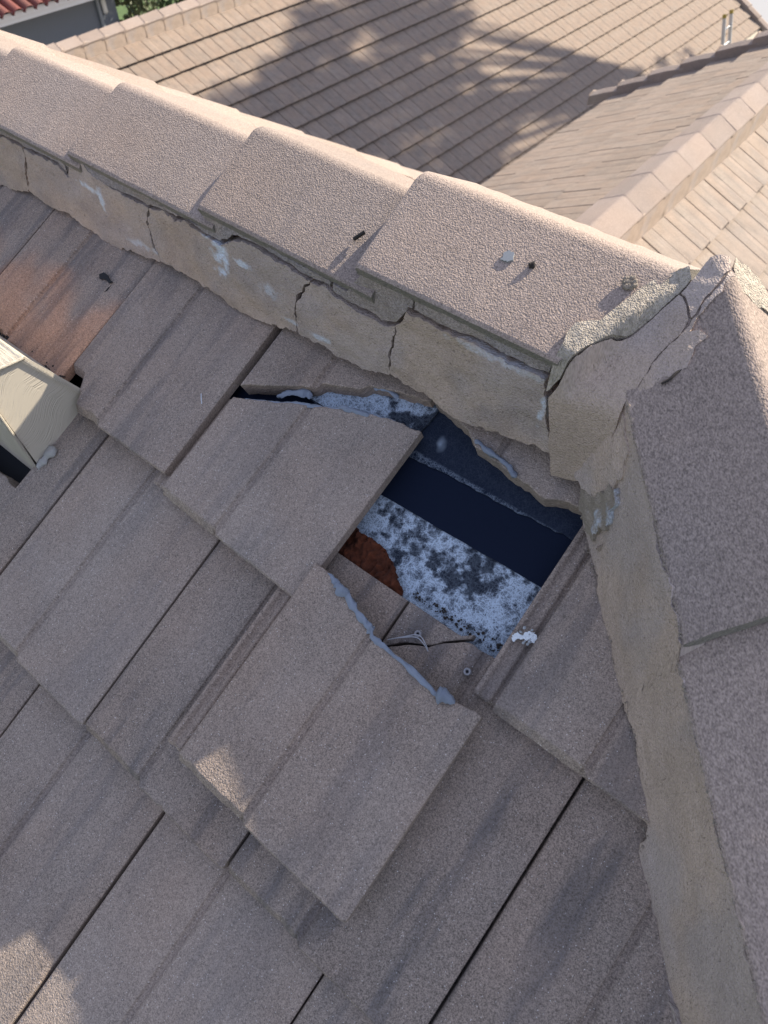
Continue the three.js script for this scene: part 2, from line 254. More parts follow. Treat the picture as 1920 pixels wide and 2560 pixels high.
const XA = 1.19, ZR = -0.40;                                   // plan position of the ridge end, where ridge and hip meet
const house = thing('tiled_house', 'near house with brown flat roof tiles, cracked ridge mortar and a hole in its slope', 'house');
function placeTile(parent, geo, m, u, v, n = 0, extra = 0) {
  const t = part(parent, 'roof_tile', geo, m); t.position.copy(P(u, v, n)); t.rotation.order = 'XYZ'; t.rotation.x = ALPHA - TILT; t.rotateZ(extra); return t;
}
const hipClip = (u, v) => p => { const x = u + p.x, vv = v + p.y, z = -vv * CT; return (z - ZR) - (x - XA) - 0.05; };   // stays on the front side of the hip
{
  let seed = 10; const pick = rng(5);
  const rows = [[0, 0], [1, OFF], [2, 0], [3, OFF], [4, 0]];
  for (const [row, off] of rows) {
    const v0 = -row * EX;
    for (let k = -3; k < 9; k++) {
      const u0 = k * W + off; seed++;
      const m = tileMats[Math.floor(pick() * 5)];
      if (u0 + W < -0.85 || u0 > XA + (-v0 * CT - ZR)) continue;
      if (row > 2 && (u0 > 1.9 || u0 < -0.3)) continue;
      if (row === 0 && (k === 2 || k === 3)) continue;          // these two broke and slid
      let o = { seed, L: row === 0 ? 0.385 : LEN };
      let mm = m;
      if (row === 0 && k === 0) { o.lo = x => x < 0.08 ? 0.0 : 0.028 + 0.006 * vn(x * 60, 3); mm = pinkMat; o.fixuv = true; }
      if (row === 0 && k === -1) { mm = pinkMat; o.fixuv = true; }
      if (row === 0 && k === 1) { o.lo = x => x < 0.052 ? 0.052 - 0.03 * sm(0.034, 0.052, x) : x < 0.0585 ? 0.018 : 0; o.x0 = 0; o.seed = 71; mm = tileMats[2]; }
      if (row === 1 && k === 0) { o.hi = x => x < 0.214 ? 0.205 - 0.01 * vn(x * 30, 8) : LEN; }
      if (row === 1 && k === 3) {                              // this one is cracked through near its head
        const cr = curve([[-0.04, 0.32], [0.0, 0.335], [0.012, 0.355], [0.031, 0.371], [0.058, 0.384], [0.068, 0.397], [0.1, 0.424], [0.101, 0.44]]);
        placeTile(house, tileGeo({ seed, hi: x => Math.min(LEN, cr(x)) }), m, u0, v0);
        placeTile(house, tileGeo({ seed: 400, x0: 0.0, x1: 0.098, lo: x => cr(x) + 0.0035, loBroken: true }), m, u0, v0, -0.0008);
        continue;
      }
      let g = tileGeo(o);
      if (u0 + W > XA + (-(v0 + o.L) * CT - ZR) - 0.1) { const c = hipClip(u0, v0); if (g.attributes.position.count) g = clipGeo(g, c); if (!g.attributes.position.count) continue; }
      const q = rng(seed * 3 + 1);
      placeTile(house, g, mm, u0 + (q() - 0.5) * 0.002, v0 + (q() - 0.5) * 0.003, (q() - 0.5) * 0.002, (q() - 0.5) * 0.004);
    }
  }
  // the heads of the two broken tiles, still held under the ridge mortar
  const remA = placeTile(house, tileGeo({ seed: 501, x0: 0.012, L: 0.385, loBroken: true, lo: curve([[0.0, 0.178], [0.016, 0.186], [0.06, 0.209], [0.104, 0.231], [0.118, 0.234], [0.131, 0.249], [0.16, 0.262], [0.191, 0.271], [0.2, 0.281], [0.231, 0.293], [0.3, 0.306]]) }), tileMats[0], 0.6, 0);
  const remB = placeTile(house, tileGeo({ seed: 502, x0: 0.0, L: 0.385, loBroken: true, lo: curve([[0.0, 0.31], [0.07, 0.296], [0.08, 0.287], [0.096, 0.278], [0.128, 0.277], [0.156, 0.269], [0.182, 0.268], [0.211, 0.263], [0.23, 0.273], [0.263, 0.275], [0.3, 0.27]]) }), tileMats[4], 0.9, 0);
  part(remA, 'adhesive_bead', beadGeo([V(0.066, 0.205, -0.016), V(0.085, 0.213, -0.012), V(0.11, 0.226, -0.012), V(0.122, 0.232, -0.014)], 0.0055, 3), glueMat);
  part(remA, 'adhesive_bead', beadGeo([V(0.205, 0.283, -0.006), V(0.225, 0.289, -0.004), V(0.25, 0.292, -0.006)], 0.003, 6), glueMat);
  part(remB, 'adhesive_bead', beadGeo([V(0.086, 0.285, 0.002), V(0.105, 0.281, 0.003), V(0.128, 0.279, 0.003), V(0.15, 0.274, 0.003), V(0.166, 0.27, 0.002)], 0.0045, 9), glueMat);
}
// ---- the two tiles that slid down
function slipped(label, geo, m, u, v, n, rz, beads) {
  const t = thing('slipped_roof_tile', label, 'roof tile', 'tiles that slid out of place');
  t.position.copy(P(u, v, n)); t.rotation.x = ALPHA - TILT; t.rotateZ(rz);
  part(t, 'slab', geo, m);
  for (const b of beads) part(t, 'adhesive_bead', beadGeo(...b), glueMat);
  return t;
}
slipped('upper loose tile with a curved broken top, lying left of the dark hole',
  tileGeo({ seed: 601, hi: curve([[-0.035, 0.180], [0.006, 0.188], [0.05, 0.207], [0.09, 0.226], [0.135, 0.246], [0.178, 0.264], [0.222, 0.279], [0.266, 0.289], [0.3, 0.292]]) }), tileMats[4], 0.609, -0.0255, 0.0025, -0.022,
  [[[V(0.02, 0.194, -0.002), V(0.09, 0.226, -0.002), V(0.15, 0.252, -0.002), V(0.21, 0.275, -0.002), V(0.255, 0.286, -0.002)], 0.0022, 12], [[V(0.165, 0.26, 0.0), V(0.19, 0.269, 0.001), V(0.215, 0.277, 0.0)], 0.0035, 14]]);
slipped('lower loose tile below the hole, partly sunlit, with grey adhesive along its broken top',
  tileGeo({ seed: 602, hi: curve([[-0.033, 0.315], [0.014, 0.315], [0.042, 0.311], [0.078, 0.302], [0.113, 0.289], [0.135, 0.282], [0.177, 0.279], [0.23, 0.273], [0.255, 0.276], [0.3, 0.283]]) }), tileMats[0], 0.8995, -0.289, 0.036, -0.004,
  [[[V(0.02, 0.313, -0.003), V(0.045, 0.309, 0), V(0.08, 0.300, 0.001), V(0.115, 0.287, 0.001), V(0.137, 0.28, 0), V(0.177, 0.277, 0.001), V(0.23, 0.2715, 0.001), V(0.258, 0.274, 0)], 0.0038, 21], [[V(0.045, 0.312, 0.002), V(0.055, 0.309, 0.007), V(0.068, 0.304, 0.002)], 0.0045, 25], [[V(0.236, 0.274, 0.002), V(0.248, 0.276, 0.006), V(0.262, 0.273, 0.002)], 0.007, 27]]);

// ---- deck and underlayment seen through the hole
const surfP = (n0, f) => (u, v, d) => P(u, v, n0 + d + (f ? f(u, v) : 0));
{
  const felt = new Float32Array(1024 * 512); const r = rng(909);    // glass fibres of the mat: u 0.5..1.3, v -0.05..0.35
  for (let i = 0; i < 26000; i++) {
    let x = r() * 1024, y = r() * 512, a = r() * 6.283; const L = 10 + r() * 34, c = (r() - 0.5) * 0.12;
    for (let k = 0; k < L; k++) { x += Math.cos(a); y += Math.sin(a); a += c + (r() - 0.5) * 0.12; const xi = (x | 0), yi = (y | 0); if (xi >= 0 && yi >= 0 && xi < 1024 && yi < 512) felt[yi * 1024 + xi] += 0.42; }
  }
  const ft = colTex(2048, 1024, (a, b, x, y) => {
    const u = 0.5 + 0.8 * a, v = -0.05 + 0.4 * b, fx = Math.min(1, felt[(y >> 1) * 1024 + (x >> 1)]);
    const n = fbm(u * 34, v * 34, 5, 4096, 4096, 71), n2 = fbm(u * 120, v * 120, 3, 4096, 4096, 72);
    let m;
    if (v < 0.2) m = sm(0.22, 0.72, n + 0.06 + 0.6 * (n2 - 0.5) + 0.30 * (n2 - 0.5) + 0.20 * sm(0.98, 0.90, u) - 0.08 * sm(0.09, 0.15, v) + 0.12 * sm(0.11, 0.07, v) - 0.10 * sm(1.02, 1.06, u) * sm(1.12, 1.06, u));
    else m = sm(0.38, 0.60, n + 0.25 * (n2 - 0.5) + 0.14 - 0.4 * sm(0.875, 0.905, u) - 0.5 * sm(0.70, 0.66, u));  // last term paints in the shade at the left end of the hole
    const k = Math.min(1, m * (0.22 + 0.8 * fx + 0.3 * n2) + fx * 0.12);
    return [0.009 + 0.50 * k, 0.014 + 0.58 * k, 0.026 + 0.66 * k];
  });
  ft.repeat.set(1 / 0.8, 1 / 0.4); ft.offset.set(-0.5 / 0.8, 0.05 / 0.4);
  const feltMat = mat({ map: ft, roughness: 0.9 });
  const up = colTex(1024, 512, (a, b, x, y) => { const u = 0.5 + 0.8 * a, v = -0.05 + 0.4 * b, d = TAB[(x * 991 + y * 613 + x * y * 3) & 65535], n = fbm(u * 40, v * 40, 3, 4096, 4096, 75), fx = Math.min(1, felt[(y) * 1024 + x]);
    let k = 0.012 * n + (d > 0.93 ? 0.07 * n : 0) + fx * 0.03; const s = Math.hypot((u - 0.935) / 0.012, (v - 0.262) / 0.016); k = Math.max(k, 0.75 * sm(1.2, 0.1, s + (n - 0.5) * 1.8));
    if (v < 0.237) k += 0.3 * fx * sm(0.239, 0.233, v); return [0.009 + 0.45 * k, 0.015 + 0.52 * k, 0.032 + 0.6 * k]; });
  up.repeat.set(1 / 0.8, 1 / 0.4); up.offset.set(-0.5 / 0.8, 0.05 / 0.4);
  const upMat = new THREE.MeshPhysicalMaterial({ map: up, roughness: 0.9, specularIntensity: 0.4, side: THREE.DoubleSide });
  const navyMat = new THREE.MeshPhysicalMaterial({ color: lin(0.007, 0.012, 0.028), roughness: 0.9, specularIntensity: 0.35, side: THREE.DoubleSide, bumpMap: grain, bumpScale: 0.0004 });
  part(house, 'roof_deck', boxGeo(-0.8, 1.0, 0, 0.02, 0, 1), blackMat);
  const deck = house.children[house.children.length - 1]; deck.geometry = polySlab([[-0.8, 0.44, 0], [-0.8, -1.80, 0], [2.75, -1.80, 0], [1.19, 0.44, 0]], surfP(-0.072), 0.03, { max: 0.6, jag: 0 });
  part(house, 'underlayment', polySlab([[0.52, -0.02, 0], [1.28, -0.02, 0], [1.24, 0.20, 0], [0.52, 0.20, 0]], surfP(-0.064, (u, v) => 0.0025 * fbm(u * 18, v * 18, 2, 256, 256, 77)), 0.003, { max: 0.02, jag: 0, uvs: 1 }), feltMat, 'pale mottled fibre underlayment sheet in the hole');
  part(house, 'underlayment', polySlab([[0.56, 0.225, 0], [0.905, 0.225], [0.90, 0.27], [0.912, 0.34, 0], [0.56, 0.34, 0]], surfP(-0.0525, (u, v) => 0.002 * fbm(u * 18, v * 18, 2, 256, 256, 78)), 0.003, { max: 0.02, jag: 0.004, seed: 5, uvs: 1 }), feltMat, 'pale torn underlayment sheet at the top of the hole');
  part(house, 'underlayment', polySlab([[0.50, 0.153], [0.889, 0.156], [1.006, 0.1585], [1.161, 0.1635], [1.28, 0.166, 0], [1.28, 0.25, 0], [0.50, 0.25, 0]], surfP(-0.0595, (u, v) => 0.0012 * fbm(u * 12, v * 12, 2, 256, 256, 79)), 0.002, { max: 0.02, jag: 0.0006, seed: 6 }), navyMat, 'clean black underlayment strip in the hole');
  part(house, 'underlayment', polySlab([[0.52, 0.221], [0.894, 0.224], [0.97, 0.229], [1.095, 0.2345], [1.159, 0.238], [1.24, 0.24, 0], [1.2, 0.36, 0], [0.52, 0.36, 0]], surfP(-0.0565, (u, v) => 0.0016 * fbm(u * 12, v * 12, 2, 256, 256, 80)), 0.002, { max: 0.02, jag: 0.0016, seed: 7, uvs: 1 }), upMat, 'speckled black underlayment sheet with a frayed lower edge');
  const rustMat = mat({ map: colTex(256, 256, (u, v) => { const n = fbm(u * 20, v * 20, 4, 20, 20, 83), q = 0.5 + 1.3 * n * n; return [0.115 * q, 0.030 * q, 0.011 * q]; }), roughness: 1 });
  part(house, 'rotted_wood', polySlab([[0.86, 0.03], [0.872, 0.085], [0.884, 0.100], [0.902, 0.094], [0.918, 0.095], [0.94, 0.094], [0.959, 0.089], [0.985, 0.075], [1.012, 0.052], [1.0, 0.03]], surfP(-0.0505, (u, v) => 0.022 * (fbm(u * 150, v * 90, 4, 4096, 4096, 84) - 0.5)), 0.006, { max: 0.0028, jag: 0.002, seed: 8, uvs: 6 }), rustMat, 'rust brown rotted wood fibre in the hole');
  const bits = [], rb = rng(33); for (let i = 0; i < 130; i++) { const g = new THREE.IcosahedronGeometry(0.0005 + rb() * rb() * 0.0024, 0); g.rotateX(rb() * 6); const u = 1.02 + rb() * 0.155, p = P(u, 0.0585 + rb() * 0.008 * (1 + (u - 1.02) * 6) , -0.059); g.translate(p.x, p.y, p.z); bits.push(g); }
  const db = part(house, 'debris', mergeGeometries(bits), darkBitMat); db.userData.kind = 'stuff';
  // screws and tie wire on the exposed tile head
  for (const [u, v, n] of [[1.066, 0.023, -0.0325], [1.147, 0.02, -0.0325]]) {
    const sc = part(house, 'screw', new THREE.LatheGeometry([[0.0018, 0.0012], [0.0028, 0.0034], [0.0046, 0.0034], [0.0052, 0.001], [0.0053, -0.003]].map(a => new THREE.Vector2(a[0], a[1])), 20), mat({ color: lin(0.34, 0.33, 0.34), metalness: 0.3, roughness: 0.5 }));
    sc.position.copy(P(u, v, n)); sc.rotation.x = TH;
    const so = part(sc, 'socket', new THREE.CylinderGeometry(0.0024, 0.0022, 0.002, 4), blackMat); so.position.y = 0.0006;
  }
  for (const h of [0.008, 0.012]) part(house, 'tie_wire', tubeGeo([P(1.036, -0.006, -0.030), P(1.052, 0.006 + h * 0.2, -0.026), P(1.07, 0.011 + h, -0.025), P(1.084, 0.012 + h * 0.5, -0.027), P(1.09, 0.012, -0.032)], 0.0007, 24, 5), mat({ color: lin(0.45, 0.45, 0.47), roughness: 0.5 }));
}

// ---- ridge mortar (vertical face towards the viewer), in pieces along its cracks
const faceMap = (x, y, d) => V(x, y, -0.2665 + (0.26 - y) * 0.05 + d + 0.010 * (fbm(x * 16 + 3, y * 22, 3, 256, 256, 91) - 0.5) + 0.0035 * (fbm(x * 80, y * 80, 3, 4096, 4096, 92) - 0.5));
{
  const baseY = [[-0.9, 0.10], [-0.182, 0.114], [-0.118, 0.126], [-0.07, 0.134], [-0.03, 0.134], [0.012, 0.129], [0.069, 0.136], [0.104, 0.125], [0.18, 0.118], [0.25, 0.128], [0.33, 0.137], [0.362, 0.141], [0.403, 0.14], [0.433, 0.135], [0.454, 0.137], [0.481, 0.134], [0.501, 0.127], [0.56, 0.125], [0.616, 0.134], [0.654, 0.143], [0.713, 0.147], [0.732, 0.137], [0.779, 0.141], [0.838, 0.156], [0.868, 0.152], [0.897, 0.155], [0.935, 0.147], [0.967, 0.143], [1.023, 0.155], [1.059, 0.16], [1.097, 0.166]];
  const crackY = [[-0.9, 0.195], [-0.3, 0.215], [-0.091, 0.229], [-0.033, 0.227], [0.083, 0.229], [0.102, 0.214], [0.112, 0.236], [0.144, 0.260], [0.176, 0.258], [0.182, 0.249], [0.228, 0.239], [0.302, 0.235], [0.334, 0.234], [0.373, 0.246], [0.387, 0.240], [0.401, 0.239], [0.428, 0.245], [0.45, 0.239], [0.467, 0.233], [0.501, 0.233], [0.521, 0.241], [0.534, 0.253], [0.573, 0.256], [0.611, 0.255], [0.647, 0.253], [0.671, 0.248], [0.697, 0.246], [0.723, 0.249], [0.742, 0.243], [0.779, 0.238], [0.803, 0.236], [0.823, 0.234], [0.841, 0.239], [0.854, 0.257], [0.861, 0.271], [0.908, 0.270], [0.955, 0.273], [0.98, 0.270], [1.008, 0.268], [1.041, 0.269], [1.064, 0.271]];
  const seg = (arr, a, b) => { const f = curve(arr), o = [[a, f(a)]]; for (const p of arr) if (p[0] > a + 0.004 && p[0] < b - 0.004) o.push(p.slice(0, 2)); o.push([b, f(b)]); return o; };
  // cracks that run down the face: [x at the base, x at mid height, x at the top, gap]
  const cuts = [[-0.92, -0.92, -0.92, 0], [-0.36, -0.355, -0.36, 0.0015], [-0.07, -0.034, -0.032, 0.0022], [0.33, 0.322, 0.335, 0.001], [0.654, 0.662, 0.69, 0.0014], [0.838, 0.8385, 0.841, 0.0012], [1.0965, 1.081, 1.0655, 0.003]];
  for (let i = 0; i + 1 < cuts.length; i++) {
    const L = cuts[i], R = cuts[i + 1], lg = L[3], rg = R[3];
    const bot = seg(baseY, L[0] + lg, R[0] - rg), top = seg(crackY, L[2] + lg, R[2] - rg).reverse();
    const gap = 0.0038 + (i > 3 ? 0.0026 : i > 2 ? 0.0018 : i > 1 ? 0.0012 : 0);
    const pts = [...bot.map(p => [p[0], p[1] - 0.003]), [R[1] - rg, 0.205], ...top.map(p => [p[0], p[1] - gap]), [L[1] + lg, 0.195]];
    part(house, 'mortar_piece', polySlab(pts, faceMap, 0.03, { max: 0.008, jag: 0.0026, seed: 20 + i, uvs: 1 }), ridgeMortarMat);
  }
  // grey bedding left under the cap edges, above the long crack
  const capEdge = [[-0.9, 0.226], [-0.36, 0.234], [-0.2, 0.241], [0.12, 0.234], [0.13, 0.236], [0.14, 0.254], [0.46, 0.241], [0.475, 0.268], [0.76, 0.254], [0.785, 0.289], [0.81, 0.288], [1.068, 0.285]];
  for (const [a, b] of [[-0.9, -0.365], [-0.36, 0.102], [0.106, 0.43], [0.434, 0.73], [0.735, 0.868], [0.871, 1.066]]) {
    const lo = seg(crackY, a, b), hi = seg(capEdge, a, b).reverse().map(p => [p[0], p[1] + 0.001]);
    part(house, 'mortar_piece', polySlab([...lo.map(p => [p[0], p[1] + 0.0015]), ...hi], (x, y, d) => faceMap(x, y, d - 0.001), 0.03, { max: 0.01, jag: 0.0012, seed: 40 + a * 10 }), greyMortarMat);
  }
  part(house, 'mortar_core', mergeGeometries([boxGeo(-0.9, 1.17, 0.05, 0.221, -0.525, -0.305), boxGeo(0.9, 1.13, 0.215, 0.248, -0.45, -0.302)]), greyMortarMat);
}
// ---- caps: cross-section swept along a path by map(s, lateral, height)
function capGeo(map, s0, s1, A0, A1, hw, slope, o = {}) {
  const { th = 0.019, seed = 1, end = null, start = null, step = 0.012, rad = 0.013 } = o;
  const prof = [], arm = hw - rad;
  for (const t of [0, 0.012, 0.03, 0.25, 0.5, 0.75, 1]) prof.push([hw - arm * t, slope * arm * t]);
  const hx = rad, n = 6; for (let i = 1; i <= n; i++) { const t = i / n, x = hx * (1 - t); prof.push([x, slope * arm + slope * (hx - x) - slope * hx * 0.5 * t * t]); }
  prof[0][1] = -0.003; prof[1][1] = -0.0006;
  const full = [...prof, ...prof.slice(0, -1).reverse().map(p => [-p[0], p[1]])];
  const NS = Math.max(3, Math.ceil((s1 - s0) / step)), M = full.length, out = [], inn = [], uv = [];
  let arc = 0; const arcs = full.map((p, i) => i ? arc += Math.hypot(p[0] - full[i - 1][0], p[1] - full[i - 1][1]) : 0);
  const ou = (seed * 0.137) % 1, ov = (seed * 0.311) % 1;
  for (let k = 0; k <= NS; k++) {
    full.forEach((p, i) => {
      const a = s0 + (start ? start(p[0]) : 0), b = s1 + (end ? end(p[0]) : 0); let t = k / NS; let s = a + (b - a) * t;
      const rough = 0.0012 * (fbm(s * 110, i < 4 ? seed : seed + 3, 3, 4096, 256, 97) - 0.5) * (i < 4 || i > M - 5 ? 2 : 0.3);
      let y = A0 + (A1 - A0) * t + p[1] + rough; if (k === 0) { s += 0.0022 * (fbm(p[0] * 120 + 50, seed, 3, 256, 256, 98) - 0.5); y -= 0.0022; }
      if (k === 1) s = a + 0.003;
      const lat = p[0] * (1 + rough * 3) + Math.sign(p[0]) * rough;
      const q = map(s, lat, y), w = map(s, lat * (1 - 0.006 / hw * 1), y - th); out.push(q.x, q.y, q.z); inn.push(w.x, w.y, w.z); uv.push(s / TILEM + ou, arcs[i] / TILEM + ov);
    });
  }
  const io = [], ii = []; for (let k = 0; k < NS; k++) for (let i = 0; i < M - 1; i++) { const a = k * M + i, b = a + M; io.push(a, b, a + 1, a + 1, b, b + 1); ii.push(a, a + 1, b, a + 1, b + 1, b); }
  const gs = [geoFrom(out, uv, io), geoFrom(inn, uv, ii)];
  const loop = []; for (let i = 0; i < M; i++) loop.push(i); for (let k = 1; k <= NS; k++) loop.push(k * M + M - 1); for (let i = M - 2; i >= 0; i--) loop.push(NS * M + i); for (let k = NS - 1; k >= 0; k--) loop.push(k * M);
  const wp = [], wu = [], wi = []; loop.forEach((q, c) => { wp.push(...out.slice(q * 3, q * 3 + 3), ...inn.slice(q * 3, q * 3 + 3)); wu.push(uv[q * 2], uv[q * 2 + 1], uv[q * 2] + 0.04, uv[q * 2 + 1] + 0.04); if (c) { const a = c * 2 - 2; wi.push(a, a + 1, a + 2, a + 1, a + 3, a + 2); } });
  const rim = geoFrom(wp, wu, wi), body = mergeGeometries(gs); if (o.split) return [body, rim]; return mergeGeometries([body, rim]);
}
function nearCap(name, m, ...a) { const [b, r] = capGeo(...a); part(part(house, name, b, m), 'raw_edge', r, edgeMat); }
const ridgeMap = (s, l, y) => V(s, y, ZR + l);
[[-0.86, 0.240, -0.49, 0.222], [-0.52, 0.246, -0.16, 0.232], [-0.19, 0.2535, 0.16, 0.2460], [0.1355, 0.2645, 0.495, 0.2545], [0.470, 0.279, 0.805, 0.2680], [0.778, 0.302, 1.075, 0.2975]].forEach(([a, A, b, B], i) =>
  nearCap('ridge_cap', capMats[i % 3], ridgeMap, a, b, A, B, 0.138, 0.51, { split: true, th: 0.0125, seed: 3 + i, end: i === 5 ? l => 0.055 * Math.min(1, Math.max(0, (0.138 - l) / 0.13)) : null }));
// ---- hip caps: s runs down the hip (plan x and z both grow by s), l is the plan distance from its centre line
const hipMap = (s, l, y) => V(XA + s - l * Math.SQRT1_2, -(ZR + s) * TT + y, ZR + s + l * Math.SQRT1_2);
const hipEdge = n => n / CT - 0.112 * Math.SQRT1_2 * TT;        // height of the cap edge above the hip line for a given n
[[-0.016, 0.224, 0.108, 0.121], [0.13, 0.575, 0.096, 0.121], [0.49, 0.93, 0.085, 0.124], [0.84, 1.28, 0.085, 0.124]].forEach(([a, b, na, nb], i) => {
  nearCap('hip_cap', capMats[(i + 1) % 3], (s, l, y) => hipMap(b + a - s, l, y), a, b, hipEdge(nb), hipEdge(na), 0.113, 0.63, { split: true, th: 0.013, seed: 31 + i, rad: 0.010 });
});
// back hip, away from the viewer
const hipBack = (s, l, y) => V(XA + s - l * Math.SQRT1_2, -(ZR + s) * TT + y, ZR - s - l * Math.SQRT1_2);
[[0.02, 0.35], [0.26, 0.66], [0.57, 0.97], [0.88, 1.28], [1.19, 1.6], [1.5, 1.9]].forEach(([a, b], i) => part(house, 'hip_cap', capGeo((s, l, y) => hipBack(b + a - s, l, y), a, b, hipEdge(0.118), hipEdge(0.092), 0.113, TT * Math.SQRT1_2, { seed: 51 + i, step: 0.05 }), capMats[i % 3]));
// ---- hip mortar, inclined face from the tiles up to the cap edge: parameters s (down the hip) and q (0 base .. 0.14 top)
const hipFace = (s, q, d) => {
  const k = q / 0.14, off = 0.1325 - 0.0195 * k + d * 0.8 + 0.011 * (fbm(s * 15, q * 15, 3, 256, 256, 101) - 0.5) * (1 - 0.8 * k) + 0.003 * (fbm(s * 90, q * 90, 2, 4096, 4096, 102) - 0.5);
  const nt = s < 0.226 ? 0.112 + 0.007 * sm(0.05, 0.22, s) : 0.101 + 0.018 * sm(0.22, 0.58, s); const n = -0.03 + (nt + 0.03) * k + d * 0.25; const z = ZR + s + off * Math.SQRT1_2;
  return V(XA + s - off * Math.SQRT1_2, -z * TT + n / CT, z);
};
{
  const b = [[0.0, 0.024], [0.036, 0.024], [0.075, 0.012], [0.105, 0.013], [0.121, 0.019], [0.133, 0.012], [0.18, 0.016], [0.215, 0.021], [0.233, 0.036], [0.252, 0.034], [0.27, 0.024], [0.30, 0.022], [0.314, 0.018], [0.325, -0.006], [0.36, -0.004], [0.39, 0.0], [0.408, 0.002], [0.43, 0.006], [0.47, -0.002], [0.55, 0.0]];
  const pts = [...b, [0.55, 0.14], [0.228, 0.139], [0.05, 0.139], [0.03, 0.10], [0.0, 0.09]];
  part(house, 'mortar_piece', polySlab(pts, hipFace, 0.03, { max: 0.009, jag: 0.0034, seed: 61, ux: 1.6 }), mortarMat);
  part(house, 'mortar_piece', polySlab([[0.553, 0.0], [0.75, 0.005], [1.25, 0.0], [1.25, 0.137], [0.75, 0.138], [0.553, 0.14]], hipFace, 0.03, { max: 0.03, jag: 0.003, seed: 62 }), mortarMat);
  // second trowel coat that fills the corner between ridge and hip, and the salt bloomed lump below it
  part(house, 'mortar_piece', polySlab([[0.012, 0.036], [0.03, 0.024], [0.052, 0.036], [0.075, 0.05], [0.086, 0.075], [0.088, 0.105], [0.08, 0.126], [0.06, 0.131], [0.045, 0.128], [0.022, 0.122], [0.008, 0.10]], (s, q, d) => hipFace(s, q, d + 0.0075 * sm(0.10, 0.04, s) * sm(0.135, 0.09, q) + 0.0012 + 0.0025 * fbm(s * 120, q * 120, 3, 4096, 4096, 105)), 0.02, { max: 0.006, jag: 0.002, seed: 63, ux: 1.6 }), mortarMat);
  part(house, 'mortar_piece', polySlab([[0.052, 0.040], [0.062, 0.022], [0.082, 0.020], [0.098, 0.032], [0.104, 0.06], [0.1, 0.09], [0.09, 0.098], [0.082, 0.075], [0.07, 0.055]], (s, q, d) => hipFace(s, q, d + 0.003 + 0.007 * fbm(s * 150, q * 150, 3, 4096, 4096, 108)), 0.012, { max: 0.005, jag: 0.003, seed: 64, ux: 1.6, uvs: 4 }), mat({ map: colTex(512, 512, (u, v) => { const n = fbm(u * 10, v * 10, 5, 10, 10, 106), k = sm(0.50, 0.68, n) * (0.5 + vn(u * 200, v * 200, 200, 200, 107)); return [0.42 + 0.24 * k, 0.345 + 0.34 * k, 0.275 + 0.46 * k]; }), bumpMap: coarse, bumpScale: 0.003 }), 'white salt bloomed lump of mortar');
  // loose ragged lip along the foot, lower down
  part(house, 'mortar_piece', polySlab([[0.40, -0.006], [0.42, -0.012], [0.47, -0.012], [0.52, -0.008], [0.5, 0.008], [0.46, 0.010], [0.42, 0.011], [0.398, 0.008]], (s, q, d) => hipFace(s, q, d + 0.006), 0.009, { max: 0.006, jag: 0.003, seed: 65 }), greyMortarMat);
  const crumbs = [], rc = rng(303); for (let i = 0; i < 700; i++) { const s = 0.05 + rc() * 0.5, e = rc() < 0.55, q = e ? 0.138 + rc() * 0.003 : curve(b)(s) + (rc() - 0.5) * 0.008, p = hipFace(s, q, e ? -0.0004 : 0.001), g = new THREE.IcosahedronGeometry(0.0005 + rc() * rc() * 0.0016, 0); g.rotateX(rc() * 6); g.rotateY(rc() * 6); g.translate(p.x, p.y, p.z); crumbs.push(g); }
  const ck = part(house, 'mortar_crumbs', mergeGeometries(crumbs), crumbMat); ck.userData.kind = 'stuff';
  const flip = p => V(XA + (p.z - ZR), p.y, ZR + (p.x - XA));            // the far side of the hip mirrors the near one
  part(house, 'mortar_piece', polySlab([[0.03, 0.02], [0.3, 0.012], [0.7, 0.016], [1.25, 0.01], [1.25, 0.137], [0.7, 0.138], [0.228, 0.138], [0.03, 0.136]], (s, q, d) => flip(hipFace(s, q, d)), 0.03, { max: 0.03, jag: 0.003, seed: 66, ux: 1.6 }), mortarMat);
  // core that closes the hip under its caps
  const core = []; const cs = (s, l, n) => { const z = ZR + s + Math.abs(l) * Math.SQRT1_2; return V(XA + s - l * Math.SQRT1_2, -z * TT + n / CT, ZR + s + l * Math.SQRT1_2); };
  const cp = [], cu = [], ci = []; [[0.098, -0.06], [0.09, 0.085], [-0.09, 0.085], [-0.098, -0.06]].forEach(([l, n]) => { for (const s of [0.03, 1.25]) { const p = cs(s, l, n); cp.push(p.x, p.y, p.z); cu.push(l, s); } }); for (let i = 0; i < 3; i++) ci.push(i * 2, i * 2 + 1, i * 2 + 2, i * 2 + 1, i * 2 + 3, i * 2 + 2);
  part(house, 'mortar_core', geoFrom(cp, cu, ci), greyMortarMat);
}
